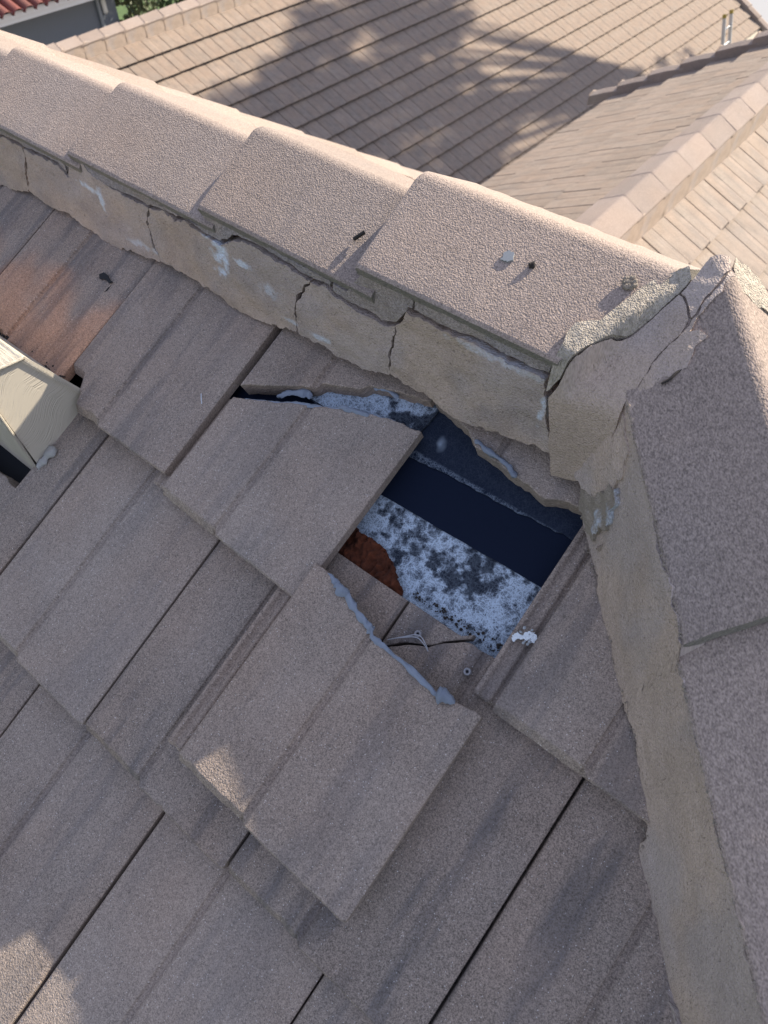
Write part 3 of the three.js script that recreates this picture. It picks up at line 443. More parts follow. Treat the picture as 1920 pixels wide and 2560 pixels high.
// ---- mortar saddle where ridge and hip meet: x along the ridge, q up (q<0 the vertical face, q>0 over the shoulder)
const saddle = (lift, amp = 1) => (x, q, d) => {
  const knee = 0.254, c = 0.8908, sn = 0.4543, f = 0.0055 * (fbm(x * 26, q * 26, 3, 256, 256, 111) - 0.5) * amp + 0.0018 * (fbm(x * 130, q * 130, 3, 4096, 4096, 112) - 0.5) * amp;
  const soft = 0.012, qq = q < -soft ? 0 : q > soft ? q : (q + soft) ** 2 / (4 * soft), dn = q - qq;   // qq runs up the shoulder, dn hangs down the face
  const turn = Math.max(0, x - 1.140 - 0.022 * sm(-0.13, 0, q)) * (1 - sm(0.01, 0.09, q));                       // the face swings round into the hip
  const z = -0.264 - qq * c + turn, dz = -0.264 - z;
  const yArm = knee + 0.48 * (0.118 - Math.hypot(Math.max(-0.118, dz - 0.118), 0.012) + 0.003);
  const ramp = q > -0.02 ? 0.046 * sm(0.026, 0.006, x - 1.076 - 0.42 * Math.max(0, q)) * sm(-0.02, 0.01, q) : 0;                       // rises onto the cap end
  const s = ((x - XA) + (z - ZR)) / 2, l = (-(x - XA) + (z - ZR)) * Math.SQRT1_2, yHip = -(ZR + s) * TT + 0.0805 + 0.63 * (0.113 - Math.hypot(l, 0.008));
  const a = yArm + ramp, b = yHip - 0.001, k = 0.014, h = Math.max(k - Math.abs(a - b), 0) / k, y = Math.max(a, b) + h * h * k * 0.25;
  const t = q > soft ? 1 : q < -soft ? 0 : (q + soft) / (2 * soft), e = lift + d + f;
  return V(x, y + dn + c * t * e, z + (1 - (1 - sn) * t) * e);
};
{
  const A = [[1.071, -0.012], [1.082, -0.004], [1.086, 0.006], [1.096, 0.031], [1.109, 0.054], [1.124, 0.076], [1.133, 0.095], [1.14, 0.114], [1.146, 0.128], [1.150, 0.145], [1.14, 0.158], [1.118, 0.14], [1.108, 0.118], [1.104, 0.104], [1.10, 0.09], [1.095, 0.074], [1.091, 0.06], [1.08, 0.055], [1.068, 0.045], [1.066, 0.032], [1.07, 0.016], [1.069, 0.0]];
  part(house, 'mortar_piece', polySlab(A, saddle(0.004, 1), 0.02, { max: 0.007, jag: 0.0005, seed: 71 }), sandMat);
  const B = [[1.0755, -0.014], [1.0835, -0.0062], [1.0875, 0.005], [1.0975, 0.030], [1.1105, 0.0532], [1.1255, 0.0752], [1.1345, 0.0942], [1.1415, 0.1132], [1.1472, 0.1268], [1.152, 0.1255], [1.1605, 0.1182], [1.1705, 0.105], [1.1708, 0.0902], [1.1638, 0.0695], [1.1602, 0.055], [1.1622, 0.042], [1.1612, 0.029], [1.158, 0.012], [1.160, -0.012], [1.162, -0.035], [1.163, -0.055], [1.16, -0.085], [1.153, -0.112], [1.137, -0.126], [1.12, -0.13], [1.1045, -0.134], [1.0995, -0.115], [1.0905, -0.085], [1.0845, -0.05]];
  part(house, 'mortar_piece', polySlab(B, saddle(0.004, 1), 0.025, { max: 0.008, jag: 0.0005, seed: 72 }), mortarMat);
  const C = [[1.1486, 0.1285], [1.154, 0.1265], [1.1625, 0.119], [1.172, 0.1075], [1.1735, 0.114], [1.1725, 0.128], [1.1755, 0.143], [1.1775, 0.152], [1.1765, 0.16], [1.18, 0.169], [1.172, 0.185], [1.155, 0.172], [1.1515, 0.145]];
  part(house, 'mortar_piece', polySlab(C, saddle(0.004, 1), 0.02, { max: 0.007, jag: 0.0005, seed: 73 }), mortarMat);
  const D = [[1.158, 0.012], [1.167, 0.024], [1.18, 0.051], [1.197, 0.067], [1.191, 0.083], [1.196, 0.094], [1.186, 0.098], [1.178, 0.094], [1.176, 0.109], [1.18, 0.123], [1.185, 0.142], [1.183, 0.149], [1.187, 0.17], [1.183, 0.168], [1.179, 0.158], [1.180, 0.151], [1.1775, 0.142], [1.175, 0.128], [1.176, 0.113], [1.1735, 0.105], [1.172, 0.09], [1.165, 0.069], [1.161, 0.055], [1.163, 0.042], [1.162, 0.029]];
  part(house, 'mortar_piece', polySlab(D, saddle(0.004, 1), 0.012, { max: 0.007, jag: 0.0012, seed: 74 }), mortarMat);
  // beyond the tip, down the back of the hip
  part(house, 'mortar_piece', polySlab([[1.184, 0.172], [1.2, 0.158], [1.222, 0.166], [1.24, 0.19], [1.23, 0.215], [1.2, 0.215], [1.175, 0.195]], saddle(0.004, 2), 0.02, { max: 0.008, jag: 0.003, seed: 75 }), sandMat);
}

// ---- vent box set into the slope on the left
{
  const vt = thing('roof_vent', 'cream painted metal roof vent with brush strokes, set into the tiles at the left edge', 'vent');
  const paint = valTex(512, 512, (u, v) => { const w = 0.06 * (fbm(u * 3, v * 3, 2, 3, 3, 121) - 0.5), c = v + w + 0.10 * Math.sin(u * 5); return 0.5 + 0.6 * (vn(u * 2.2, c * 90, 512, 512, 122) - 0.5) * sm(0.2, 0.6, fbm(u * 4, v * 6, 2, 4, 6, 123)); });
  paint.repeat.set(4.5, 4.5);
  const pm = mat({ color: lin(0.56, 0.50, 0.41), roughness: 0.55, bumpMap: paint, bumpScale: 0.0010 });
  const prof = [[0.03, -0.06], [0.031, 0.113], [-0.03, 0.161], [-0.13, -0.05]];
  part(vt, 'side_panel', polySlab(prof.map(p => [...p, 0]), (v, n, d) => P(0.345 + d, v, n), 0.002, { max: 0.03, jag: 0, back: true }), pm);
  part(vt, 'side_panel', polySlab(prof.map(p => [...p, 0]), (v, n, d) => P(0.0 - d, v, n), 0.002, { max: 0.03, jag: 0, back: true }), pm);
  const sheet = (a, b, name, e = 0.0035) => part(vt, name, polySlab([[0.0 - e, 0, 0], [0.345 + e, 0, 0], [0.345 + e, 1, 0], [0.0 - e, 1, 0]], (u, t, d) => { const dv = b[0] - a[0], dn = b[1] - a[1], L = Math.hypot(dv, dn); return P(u, a[0] + dv * t - dn / L * d * -1, a[1] + dn * t + dv / L * d * -1); }, 0.003, { max: 0.5, jag: 0, back: true }), pm);
  sheet([0.0315, -0.05], [0.0325, 0.117], 'back_panel'); sheet([0.0345, 0.1135], [-0.032, 0.1655], 'top_panel'); sheet([-0.03, 0.161], [-0.13, -0.05], 'front_panel', 0); sheet([-0.085, 0.045], [-0.134, -0.047], 'lower_lip', 0.001);
  part(vt, 'rolled_edge', tubeGeo([P(0.3465, -0.029, 0.160), P(0.3475, -0.06, 0.1), P(0.347, -0.1, 0.018)], 0.0032, 24, 8), pm);
  part(vt, 'rolled_edge', tubeGeo([P(0.347, 0.032, 0.115), P(0.3475, 0.002, 0.1375), P(0.3465, -0.03, 0.163)], 0.003, 24, 8), pm);
  part(vt, 'folded_strip', polySlab([[0.036, -0.03, 0], [0.036, 0.116, 0], [0.027, 0.116, 0], [0.027, -0.03, 0]], (v, n, d) => P(0.348 + d, v, n), 0.003, { max: 0.05, jag: 0.0004 }), pm);
  const sl = part(vt, 'sealant', beadGeo([P(0.349, -0.072, -0.022), P(0.352, -0.09, -0.021), P(0.352, -0.108, -0.022), P(0.347, -0.118, -0.024)], 0.007, 41, 0.6, V(0, CT, ST)), mat({ color: lin(0.36, 0.35, 0.33), roughness: 0.8 }));
  const moss = [], rm = rng(717); for (let i = 0; i < 240; i++) { const g = new THREE.IcosahedronGeometry(0.0005 + rm() * rm() * 0.0032, 0), p = P(0.10 + rm() * 0.20, 0.0325 + rm() * rm() * 0.011, -0.012 + rm() * 0.008); g.rotateX(rm() * 6); g.translate(p.x, p.y, p.z); moss.push(g); }
  const ms = part(vt, 'dirt', mergeGeometries(moss), darkBitMat); ms.userData.kind = 'stuff';
}

// ---- small things lying on the near roof
function small(name, label, category, geo, m, pos, fn) { const o = new THREE.Mesh(geo, m); o.name = numbered(name); o.castShadow = o.receiveShadow = true; o.position.copy(pos); o.userData = { label, category }; if (fn) fn(o); scene.add(o); return o; }
const onRoof = o => { o.rotation.x = ALPHA; };
const armPt = (x, q, y0, h = 0) => V(x, y0 + q * 0.4543 + 0.8908 * h, -0.262 - q * 0.8908 + 0.4543 * h);
{
  small('bird_dropping', 'white crumbly dropping on the ribbed edge of the tile right of the hole', 'dropping', mergeGeometries([polySlab([[-0.012, -0.012], [-0.002, -0.006], [0.004, -0.002], [0.014, -0.004], [0.013, 0.006], [0.006, 0.012], [-0.002, 0.010], [-0.006, 0.002], [-0.013, -0.004]], (x, y, d) => V(x, y, 0.002 + d), 0.003, { max: 0.004, jag: 0.003, seed: 81, back: true }), clumpGeo(14, 0.0018, 0.012, 82).toNonIndexed()].map(g => { g = g.index ? g.toNonIndexed() : g; return g; })), whiteDropMat, P(1.187, 0.098, -0.019), onRoof);
  small('bird_dropping', 'flat pale dropping on the rightmost ridge cap', 'dropping', mergeGeometries([polySlab([[-0.006, -0.006], [0.004, -0.007], [0.009, 0], [0.005, 0.008], [-0.003, 0.009], [-0.007, 0.003]], (x, y, d) => V(x, y, 0.003 + d), 0.003, { max: 0.004, jag: 0.002, seed: 83, back: true })]), mat({ color: lin(0.28, 0.29, 0.30) }), armPt(0.952, 0.089, 0.298, 0.001), onRoof);
  small('bird_dropping', 'small white spot near the top of the hip cap', 'dropping', polySlab([[-0.006, -0.004], [0.006, -0.005], [0.009, 0.003], [-0.002, 0.007], [-0.008, 0.003]], (x, y, d) => V(x, y, 0.001 + d), 0.001, { max: 0.004, jag: 0.002, seed: 84, back: true }), whiteDropMat, P(1.197, 0.515, 0.119), onRoof);
  small('bird_dropping', 'tiny white spot on the hip cap face', 'dropping', polySlab([[-0.003, -0.004], [0.003, -0.005], [0.004, 0.003], [-0.002, 0.006]], (x, y, d) => V(x, y, 0.0015 + d), 0.0015, { max: 0.003, jag: 0.001, seed: 85, back: true }), whiteDropMat, P(1.233, 0.452, 0.119), onRoof);
  small('tar_smear', 'black tear shaped smear on the pinkish tile at the left', 'smear', mergeGeometries([polySlab([[-0.020, 0.000], [-0.014, 0.008], [-0.004, 0.008], [0.012, 0.002], [0.018, 0.001], [0.012, -0.004], [-0.004, -0.003], [-0.014, -0.006]], (x, y, d) => V(x, y, 0.0018 + d), 0.0018, { max: 0.005, jag: 0.001, seed: 86, back: true }), polySlab([[0.016, -0.012], [0.019, -0.006], [0.0175, -0.018], [0.014, -0.022]], (x, y, d) => V(x, y, 0.001 + d), 0.001, { max: 0.004, jag: 0.0006, seed: 87, back: true })]), blackMat, P(0.236, 0.222, -0.0185), onRoof);
  small('twig', 'short dark twig stuck to the middle ridge cap', 'twig', tubeGeo([V(-0.006, -0.006, 0.001), V(0, 0, 0.004), V(0.005, 0.007, 0.005)], 0.0028, 12, 6), darkBitMat, armPt(0.742, 0.061, 0.2735, 0.0015), onRoof);
  small('seed_tuft', 'tiny dark tuft standing on the rightmost ridge cap', 'debris', clumpGeo(9, 0.0022, 0.003, 91), darkBitMat, armPt(0.984, 0.092, 0.298, 0.0015), onRoof);
  small('mortar_crumb', 'crumbly mortar lump stuck on the ridge cap end', 'mortar lump', clumpGeo(110, 0.0019, 0.0075, 92), crumbMat, armPt(1.095, 0.116, 0.298, 0.002), onRoof);
  small('twig', 'pale and black curled twig on the hip cap', 'twig', tubeGeo([V(-0.003, 0.010, 0.003), V(0.001, 0.004, 0.004), V(0.003, -0.004, 0.004), V(0.003, -0.011, 0.003)], 0.0026, 14, 6), mat({ color: lin(0.16, 0.14, 0.12) }), P(1.199, 0.479, 0.1195), onRoof);
  small('twig', 'thin dark twig lying on the hip cap below the mortar', 'twig', tubeGeo([V(0.005, 0.012, 0.0015), V(0.001, 0.003, 0.003), V(-0.001, -0.005, 0.003), V(-0.006, -0.013, 0.0015)], 0.0016, 14, 5), darkBitMat, P(1.188, 0.417, 0.1195), onRoof);
  small('fibre_scrap', 'small white curl of fibre at the tile edge beside the gap', 'scrap', tubeGeo([V(-0.006, 0.006, 0.001), V(0, 0.001, 0.003), V(0.006, -0.007, 0.001)], 0.0009, 12, 5), mat({ color: lin(0.6, 0.62, 0.66) }), P(0.571, 0.132, -0.0095), onRoof);
  small('pebble', 'small white pebble wedged behind the vent', 'pebble', new THREE.IcosahedronGeometry(0.006, 2).scale(1.3, 0.7, 0.7), whiteDropMat, P(0.272, 0.037, -0.012), onRoof);
}

// ------------------------------------------------------------------ farther roofs
function farTileGeo(seed, L = 0.405) {
  const xs = [0, 0.003, GRV - 0.006, GRV - 0.002, GRV + 0.003, GRV + 0.007, W - 0.012, W - 0.009], zs = [-0.003, 0, 0, -0.004, -0.004, 0, 0, -0.003], r = rng(seed), ou = r(), ov = r();
  const top = [], uv = [], NY = 3; xs.forEach((x, i) => { const left = i < 3, y = [left ? 0.006 : 0, left ? 0.014 : 0.003, L]; y.forEach((yy, k) => { top.push(x, yy, zs[i] - (k === 0 ? (left ? 0.011 : 0.003) : 0)); uv.push(x / TILEM + ou, yy / TILEM + ov); }); });
  const idx = []; for (let i = 0; i < xs.length - 1; i++) for (let k = 0; k < NY - 1; k++) { const a = i * NY + k, b = a + NY; idx.push(a, b, a + 1, a + 1, b, b + 1); }
  const wp = [], wu = [], wi = []; const ring = []; for (let i = 0; i < xs.length; i++) ring.push(i * NY); ring.push((xs.length - 1) * NY + 1, (xs.length - 1) * NY + 2); for (let i = xs.length - 2; i >= 0; i--) ring.push(i * NY + 2); ring.push(1, 0);
  ring.forEach((q, n) => { wp.push(top[q * 3], top[q * 3 + 1], top[q * 3 + 2], top[q * 3], top[q * 3 + 1] + (q % NY === 0 ? 0.012 : 0), q % NY === 0 ? -0.011 : -0.036); wu.push(uv[q * 2], uv[q * 2 + 1], uv[q * 2], uv[q * 2 + 1] + 0.05); if (n) { const a = n * 2 - 2; wi.push(a, a + 1, a + 2, a + 1, a + 3, a + 2); } });
  return mergeGeometries([geoFrom(top, uv, idx).toNonIndexed(), (g => { g.computeVertexNormals(); return g; })(geoFrom(wp, wu, wi).toNonIndexed())]);
}
const farMats = [0, 1, 2].map(i => mat({ map: tileTex(600 + i * 20, 0.3, 0), bumpMap: grain, bumpScale: 0.0008 })), darkFarMats = farMats.map((m, i) => { const c = m.clone(); c.color = lin(0.80 + 0.06 * i, 0.77 + 0.055 * i, 0.74 + 0.05 * i); return c; });  // second set: the same far tile maps with a darker tint
const farTiles = [0, 1, 2, 3, 4, 5].map(i => farTileGeo(900 + i));
// a sloping field of tiles: origin at the ridge, a = unit vector along the courses, down = horizontal unit vector down the slope
function tileField(parent, o) {
  const { origin, a, down, first, courses, from, to, limit = 300, inside, near } = o;
  const up = V(-down.x * CT, ST, -down.z * CT), nrm = V(down.x * ST, CT, down.z * ST), list = [], r = rng(o.seed || 4);
  const along = V().crossVectors(up, nrm).normalize(); const sgn = Math.sign(along.dot(a));
  for (let c = 0; c < courses; c++) {
    const dist = first + c * EX;
    for (let s = from + (c % 2 ? OFF : 0) - W; s < to; s += W) {
      const lo = origin.clone().addScaledVector(a, sgn > 0 ? s : s + W).addScaledVector(up, -dist);
      const mid = origin.clone().addScaledVector(a, s + W / 2).addScaledVector(up, -dist + EX / 2);
      if (inside && !inside(mid, s, dist)) { r(); continue; }
      const rq = r(); list.push({ lo, mid, g: farTiles[Math.floor(rq * 6)], m: (o.mats || farMats)[Math.floor(rq * 97) % 3], j: (r() - 0.5) * 0.004 });
    }
  }
  const X = along, Yv = up.clone(), Zv = nrm.clone(), q = new THREE.Matrix4().makeBasis(X, Yv, Zv).multiply(new THREE.Matrix4().makeRotationX(-Math.atan(0.044 / EX)));
  const cam = camera.position; list.sort((p, w) => p.mid.distanceTo(cam) - w.mid.distanceTo(cam));
  const rest = [];
  list.forEach((t, i) => {
    const mtx = new THREE.Matrix4().makeTranslation(t.lo.x, t.lo.y + t.j, t.lo.z).multiply(q);
    if (i < limit) { const o2 = part(parent, 'roof_tile', t.g, t.m); o2.applyMatrix4(mtx); } else rest.push(t.g.clone().applyMatrix4(mtx));
  });
  if (rest.length) { const s = part(parent, 'distant_tiles', mergeGeometries(rest), (o.mats || farMats)[1]); s.userData.kind = 'stuff'; }
}
function capRun(parent, name, p0, dir, n, space, hw, slope, edge, mats, seed, o = {}) {   // level or sloping run of caps starting at p0 (height of the cap edge), high end first
  const lat = V(dir.z, 0, -dir.x).normalize(), map = (s, l, y) => V(p0.x + dir.x * s + lat.x * l, p0.y + dir.y * s + y, p0.z + dir.z * s + lat.z * l);
  for (let i = 0; i < n; i++) part(parent, name, capGeo(map, i * space, i * space + space + 0.05, edge, edge - (o.drop || 0.026), hw, slope, { seed: seed + i, step: 0.12, th: 0.02, ...o }), mats[i % mats.length]);
}
const slab = (pts, thick) => { // plain slab through four 3-D corners
  const nrm = V().crossVectors(pts[1].clone().sub(pts[0]), pts[2].clone().sub(pts[0])).normalize(); if (nrm.y < 0) nrm.negate();
  const p = [], idx = [0, 1, 2, 0, 2, 3, 4, 6, 5, 4, 7, 6]; for (const d of [0, -thick]) for (const q of pts) { const w = q.clone().addScaledVector(nrm, d); p.push(w.x, w.y, w.z); } for (let i = 0; i < 4; i++) { const j = (i + 1) % 4; idx.push(i, i + 4, j, j, i + 4, j + 4); }
  const g = geoFrom(p, new Array(16).fill(0).map((_, i) => (i % 5) * 0.3), idx).toNonIndexed(); g.computeVertexNormals(); return g; };
const stucco = mat({ color: lin(0.42, 0.36, 0.29), bumpMap: sandy, bumpScale: 0.003 });
const GROUND = -7.8;

// back slope of the near house and its left edge
{
  tileField(house, { origin: V(-0.80, 0.2235, ZR), a: V(1, 0, 0), down: V(0, 0, -1), first: 0.36, courses: 10, from: 0.02, to: 5.2, seed: 14, limit: 200, inside: m => m.x < XA + (ZR - m.z) - 0.12 && m.x > -0.9 && !(Math.abs(m.x) < 3 && m.y < -1.21 - Math.abs(m.x) * TT - 0.02) });
  tileField(house, { origin: V(XA, 0.2235, ZR), a: V(0, 0, 1), down: V(1, 0, 0), first: 0.46, courses: 5, from: -1.6, to: 1.6, seed: 15, limit: 60, inside: m => Math.abs(m.z - ZR) < (m.x - XA) - 0.15 });
  part(house, 'roof_deck', slab([V(-0.82, 0.2235 - 0.09, ZR), V(-0.82, 0.1335 - 3.4 * TT, ZR - 3.4), V(4.5, 0.1335 - 3.4 * TT, ZR - 3.4), V(XA, 0.1335, ZR)], 0.03), blackMat);
  part(house, 'roof_deck', slab([V(XA, 0.1335, ZR), V(XA + 2.0, 0.1335 - 2.0 * TT, ZR + 2.0), V(XA + 2.0, 0.1335 - 2.0 * TT, ZR - 2.0), V(XA, 0.1335, ZR)], 0.03), blackMat);
  // rake caps down the left edge of the back slope, high ends downhill
  const L = 3.3, d = V(0, TT, 1);
  for (let i = 0; i < 10; i++) { const z1 = ZR - 0.05 - i * 0.33, map = (s, l, y) => V(-0.86 + l, 0.2235 + (z1 - ZR - 0.36 + s) * TT + y, z1 - 0.36 + s); part(house, 'rake_cap', capGeo(map, 0, 0.38, 0.066, 0.054, 0.10, 0.42, { seed: 140 + i, step: 0.12, th: 0.08 }), capMats[i % 3]); }
  part(house, 'wall', boxGeo(-0.7, 2.6, GROUND, -1.3, -3.2, 1.3), stucco);
}
// rear wing: ridge runs away from the viewer, gable at its far end
{
  const wing = thing('rear_wing', 'rear wing with its own tiled ridge running away to the upper right', 'house');
  const RX = 0.01, RY = -1.21, Z1 = -7.95;
  const inK = m => m.y > 0.2235 + (m.z - ZR) * TT + 0.03 || m.z < -3.7;
  tileField(wing, { origin: V(RX, RY, 0), a: V(0, 0, -1), down: V(1, 0, 0), first: 0.485, courses: 6, from: 2.6, to: -Z1, seed: 21, limit: 140, inside: inK });
  tileField(wing, { origin: V(RX, RY, 0), a: V(0, 0, -1), down: V(-1, 0, 0), first: 0.485, courses: 6, from: 2.6, to: -Z1, seed: 22, limit: 160, mats: darkFarMats, inside: inK });
  for (const s of [-1, 1]) part(wing, 'roof_deck', slab([V(RX, RY - 0.075, -2.4), V(RX, RY - 0.075, Z1 - 0.1), V(RX + s * 2.2, RY - 0.075 - 2.2 * TT, Z1 - 0.1), V(RX + s * 2.2, RY - 0.075 - 2.2 * TT, -2.4)], 0.04), stucco);
  capRun(wing, 'ridge_cap', V(RX, RY, -3.05 - 15 * 0.34), V(0, 0, 1), 15, 0.34, 0.138, 0.51, 0.066, capMats, 200, { drop: 0.02 });
  for (let i = 0; i < 15; i++) for (const s of [-1, 1]) { const z0 = -3.08 - i * 0.34; part(wing, 'mortar_piece', polySlab([[0, -0.17], [0.345, -0.165], [0.345, 0.044], [0, 0.044]], (a, y, d) => V(RX + s * (0.134 + d - (y < -0.05 ? 0 : 0)), RY + y + 0.004, z0 - a), 0.04, { max: 0.05, jag: 0.006, seed: 220 + i * 2 + s }), mortarMat); }
  { const g = new THREE.IcosahedronGeometry(1, 5), p = g.attributes.position; for (let i = 0; i < p.count; i++) { const q = V().fromBufferAttribute(p, i), f = 0.8 + 0.4 * fbm(q.x * 3 + 9, q.y * 3 + q.z * 2 + 9, 3, 256, 256, 151); p.setXYZ(i, q.x * 0.18 * f, q.y * 0.07 * f, q.z * 0.14 * f); } g.computeVertexNormals(); part(wing, 'mortar_piece', g, mortarMat).position.set(RX, RY - 0.03, -3.02); }
  // gable edge caps, stepping down both sides at the far end
  for (const s of [-1, 1]) for (let i = 0; i < 7; i++) {
    const map = (t, l, y) => { const h = 2.3 - 0.33 * i - 0.36 + t; return V(RX + s * (2.28 - 0.31 * i - t * 0.94 + 0.0), RY - (2.28 - 0.31 * i - t * 0.94) * TT + y, Z1 + l); };
    part(wing, 'rake_cap', capGeo(map, 0, 0.37, 0.10, 0.03, 0.095, 0.3, { seed: 260 + i, step: 0.12, th: 0.095 }), capMats[i % 3]);
  }
  part(wing, 'wall', boxGeo(RX - 1.8, RX + 1.8, GROUND, RY - 1.25, Z1 + 0.15, -3.3), stucco);
}
// lower wing: broad slope across the top of the picture
{
  const low = thing('low_wing', 'low wing with a broad tiled slope under tree shadow across the top', 'house');
  const RX = -8.50, RY = -2.503, ZF = -21.3;
  tileField(low, { origin: V(RX, RY, 0), a: V(0, 0, -1), down: V(1, 0, 0), first: 0.472, courses: 14, from: 3.2, to: -ZF, seed: 31, limit: 300, mats: darkFarMats });
  tileField(low, { origin: V(RX, RY, 0), a: V(0, 0, -1), down: V(-1, 0, 0), first: 0.472, courses: 2, from: 3.2, to: 12, seed: 32, limit: 0 });
  part(low, 'roof_deck', slab([V(RX, RY - 0.075, -3.0), V(RX, RY - 0.075, ZF), V(RX + 4.75, RY - 0.075 - 4.75 * TT, ZF), V(RX + 4.75, RY - 0.075 - 4.75 * TT, -3.0)], 0.05), stucco);
  part(low, 'roof_deck', slab([V(RX, RY - 0.075, -3.0), V(RX, RY - 0.075, ZF), V(RX - 3, RY - 0.075 - 3 * TT, ZF), V(RX - 3, RY - 0.075 - 3 * TT, -3.0)], 0.05), stucco);
  capRun(low, 'ridge_cap', V(RX, RY, -21.3), V(0, 0, 1), 53, 0.34, 0.138, 0.51, 0.07, capMats, 300, { step: 0.3 });
  for (let i = 0; i < 52; i++) part(low, 'mortar_piece', polySlab([[0, -0.16], [0.33, -0.155], [0.33, 0.052], [0, 0.062]], (a, y, d) => V(RX + 0.132 + d, RY + y + 0.003, -3.6 - i * 0.34 - a), 0.03, { max: 0.08, jag: 0.006, seed: 360 + i }), mortarMat);
  for (let i = 0; i < 14; i++) { const map = (t, l, y) => { const e = 4.75 - 0.32 * i - t * 0.94; return V(RX + e, RY - e * TT + y, ZF + l); }; part(low, 'rake_cap', capGeo(map, 0, 0.37, 0.085, 0.05, 0.12, 0.3, { seed: 420 + i, step: 0.2, th: 0.1 }), capMats[i % 3]); }
  part(low, 'gutter', boxGeo(RX + 4.72, RX + 4.84, RY - 4.72 * TT - 0.24, RY - 4.72 * TT - 0.12, ZF, -3.0), mat({ color: lin(0.75, 0.75, 0.72), roughness: 0.5 }));
  part(low, 'wall', boxGeo(RX - 2.6, RX + 4.3, GROUND, RY - 4.4 * TT, ZF + 0.2, -3.2), stucco);
}
// neighbour with a red barrel tile roof, at the far left
{
  const nb = thing('neighbour_house', 'blue grey neighbouring house with white fascia and red barrel tiles', 'house');
  const wx = -13.0, ez = -8.95, ey = -3.25;
  part(nb, 'wall', boxGeo(wx - 6, wx, GROUND, ey + 0.06, ez, 2), mat({ color: lin(0.20, 0.225, 0.265), bumpMap: sandy, bumpScale: 0.004, roughness: 0.95 }));
  part(nb, 'soffit', boxGeo(wx - 0.1, wx + 0.52, ey + 0.02, ey + 0.05, ez - 0.1, 2.3), mat({ color: lin(0.55, 0.57, 0.6) }));
  part(nb, 'fascia', boxGeo(wx + 0.50, wx + 0.54, ey + 0.03, ey + 0.15, ez - 0.6, 2.3), mat({ color: lin(0.72, 0.73, 0.74), roughness: 0.7 }));
  part(nb, 'drip_edge', boxGeo(wx + 0.545, wx + 0.575, ey + 0.11, ey + 0.19, ez - 0.6, 2.3), mat({ color: lin(0.76, 0.77, 0.78), roughness: 0.7 }));
  const rm = [0, 1, 2].map(i => mat({ color: lin(0.20 - i * 0.02, 0.062, 0.05), bumpMap: coarse, bumpScale: 0.002 }));
  for (let c = 0; c < 3; c++) for (let k = 0; k < 26; k++) { const g = new THREE.CylinderGeometry(0.085, 0.10, 0.46, 10, 1, true, 0, Math.PI); g.rotateZ(Math.PI / 2 - 0.32); g.translate(wx + 0.42 - c * 0.38, ey + 0.22 + c * 0.126, -8.6 + k * 0.22); part(nb, 'roof_tile', g, rm[(k + c) % 3]); }
  part(nb, 'roof_deck', slab([V(wx + 0.56, ey + 0.17, ez - 0.55), V(wx + 0.56, ey + 0.17, 2.2), V(wx - 4, ey + 1.7, 2.2), V(wx - 4, ey + 1.7, ez - 0.55)], 0.05), rm[1]);
  part(nb, 'downpipe', new THREE.CylinderGeometry(0.035, 0.035, 4.4, 12).translate(wx + 0.05, ey - 2.25, ez + 0.42), mat({ color: lin(0.30, 0.33, 0.37), roughness: 0.6 }));
  part(nb, 'wall_lamp', new THREE.CapsuleGeometry(0.05, 0.16, 6, 12).translate(wx + 0.06, ey - 0.25, ez + 0.30), mat({ color: lin(0.8, 0.8, 0.78), roughness: 0.4 }));
}
// ladder against the low wing's eave
{
  const ld = thing('ladder', 'aluminium ladder sticking up beyond the rear wing gable, upper right', 'ladder');
  const al = mat({ color: lin(0.55, 0.56, 0.58), metalness: 0.6, roughness: 0.4 }), cap = mat({ color: lin(0.35, 0.25, 0.05), roughness: 0.7 });
  const base = V(-2.85, GROUND, -18.3), top = V(-4.02, -4.15, -18.3), ax = top.clone().sub(base), L = ax.length(); ax.normalize();
  const q = new THREE.Quaternion().setFromUnitVectors(V(0, 1, 0), ax); ld.position.copy(base); ld.quaternion.copy(q);
  for (const z of [-0.2, 0.2]) { part(ld, 'rail', boxGeo(-0.035, 0.035, 0, L, z - 0.014, z + 0.014), al); part(ld, 'end_cap', boxGeo(-0.038, 0.038, L - 0.06, L + 0.012, z - 0.018, z + 0.018), cap); }
  for (let i = 0; i < Math.floor(L / 0.3); i++) part(ld, 'rung', new THREE.CylinderGeometry(0.017, 0.017, 0.4, 8).rotateX(Math.PI / 2).translate(0, 0.25 + i * 0.3, 0), al);
}
// ground and street
{
  const gm = mat({ map: (t => { t.repeat.set(60, 60); return t; })(colTex(256, 256, (u, v) => { const n = fbm(u * 32, v * 32, 3, 32, 32, 131); return [0.05 + 0.05 * n, 0.085 + 0.07 * n, 0.025 + 0.02 * n]; })) });
  const g = new THREE.Mesh(new THREE.PlaneGeometry(300, 300).rotateX(-Math.PI / 2), gm); g.position.y = GROUND; g.name = 'ground'; g.userData = { kind: 'structure', label: 'lawn', category: 'ground' }; g.receiveShadow = true; scene.add(g);
  const rd = new THREE.Mesh(boxGeo(-60, 40, GROUND - 0.1, GROUND + 0.02, -48, -27), mat({ color: lin(0.30, 0.30, 0.31), bumpMap: sandy, bumpScale: 0.004 })); rd.name = 'road'; rd.userData = { kind: 'structure', label: 'pale grey street beyond the low wing', category: 'road' }; rd.receiveShadow = true; scene.add(rd);
}
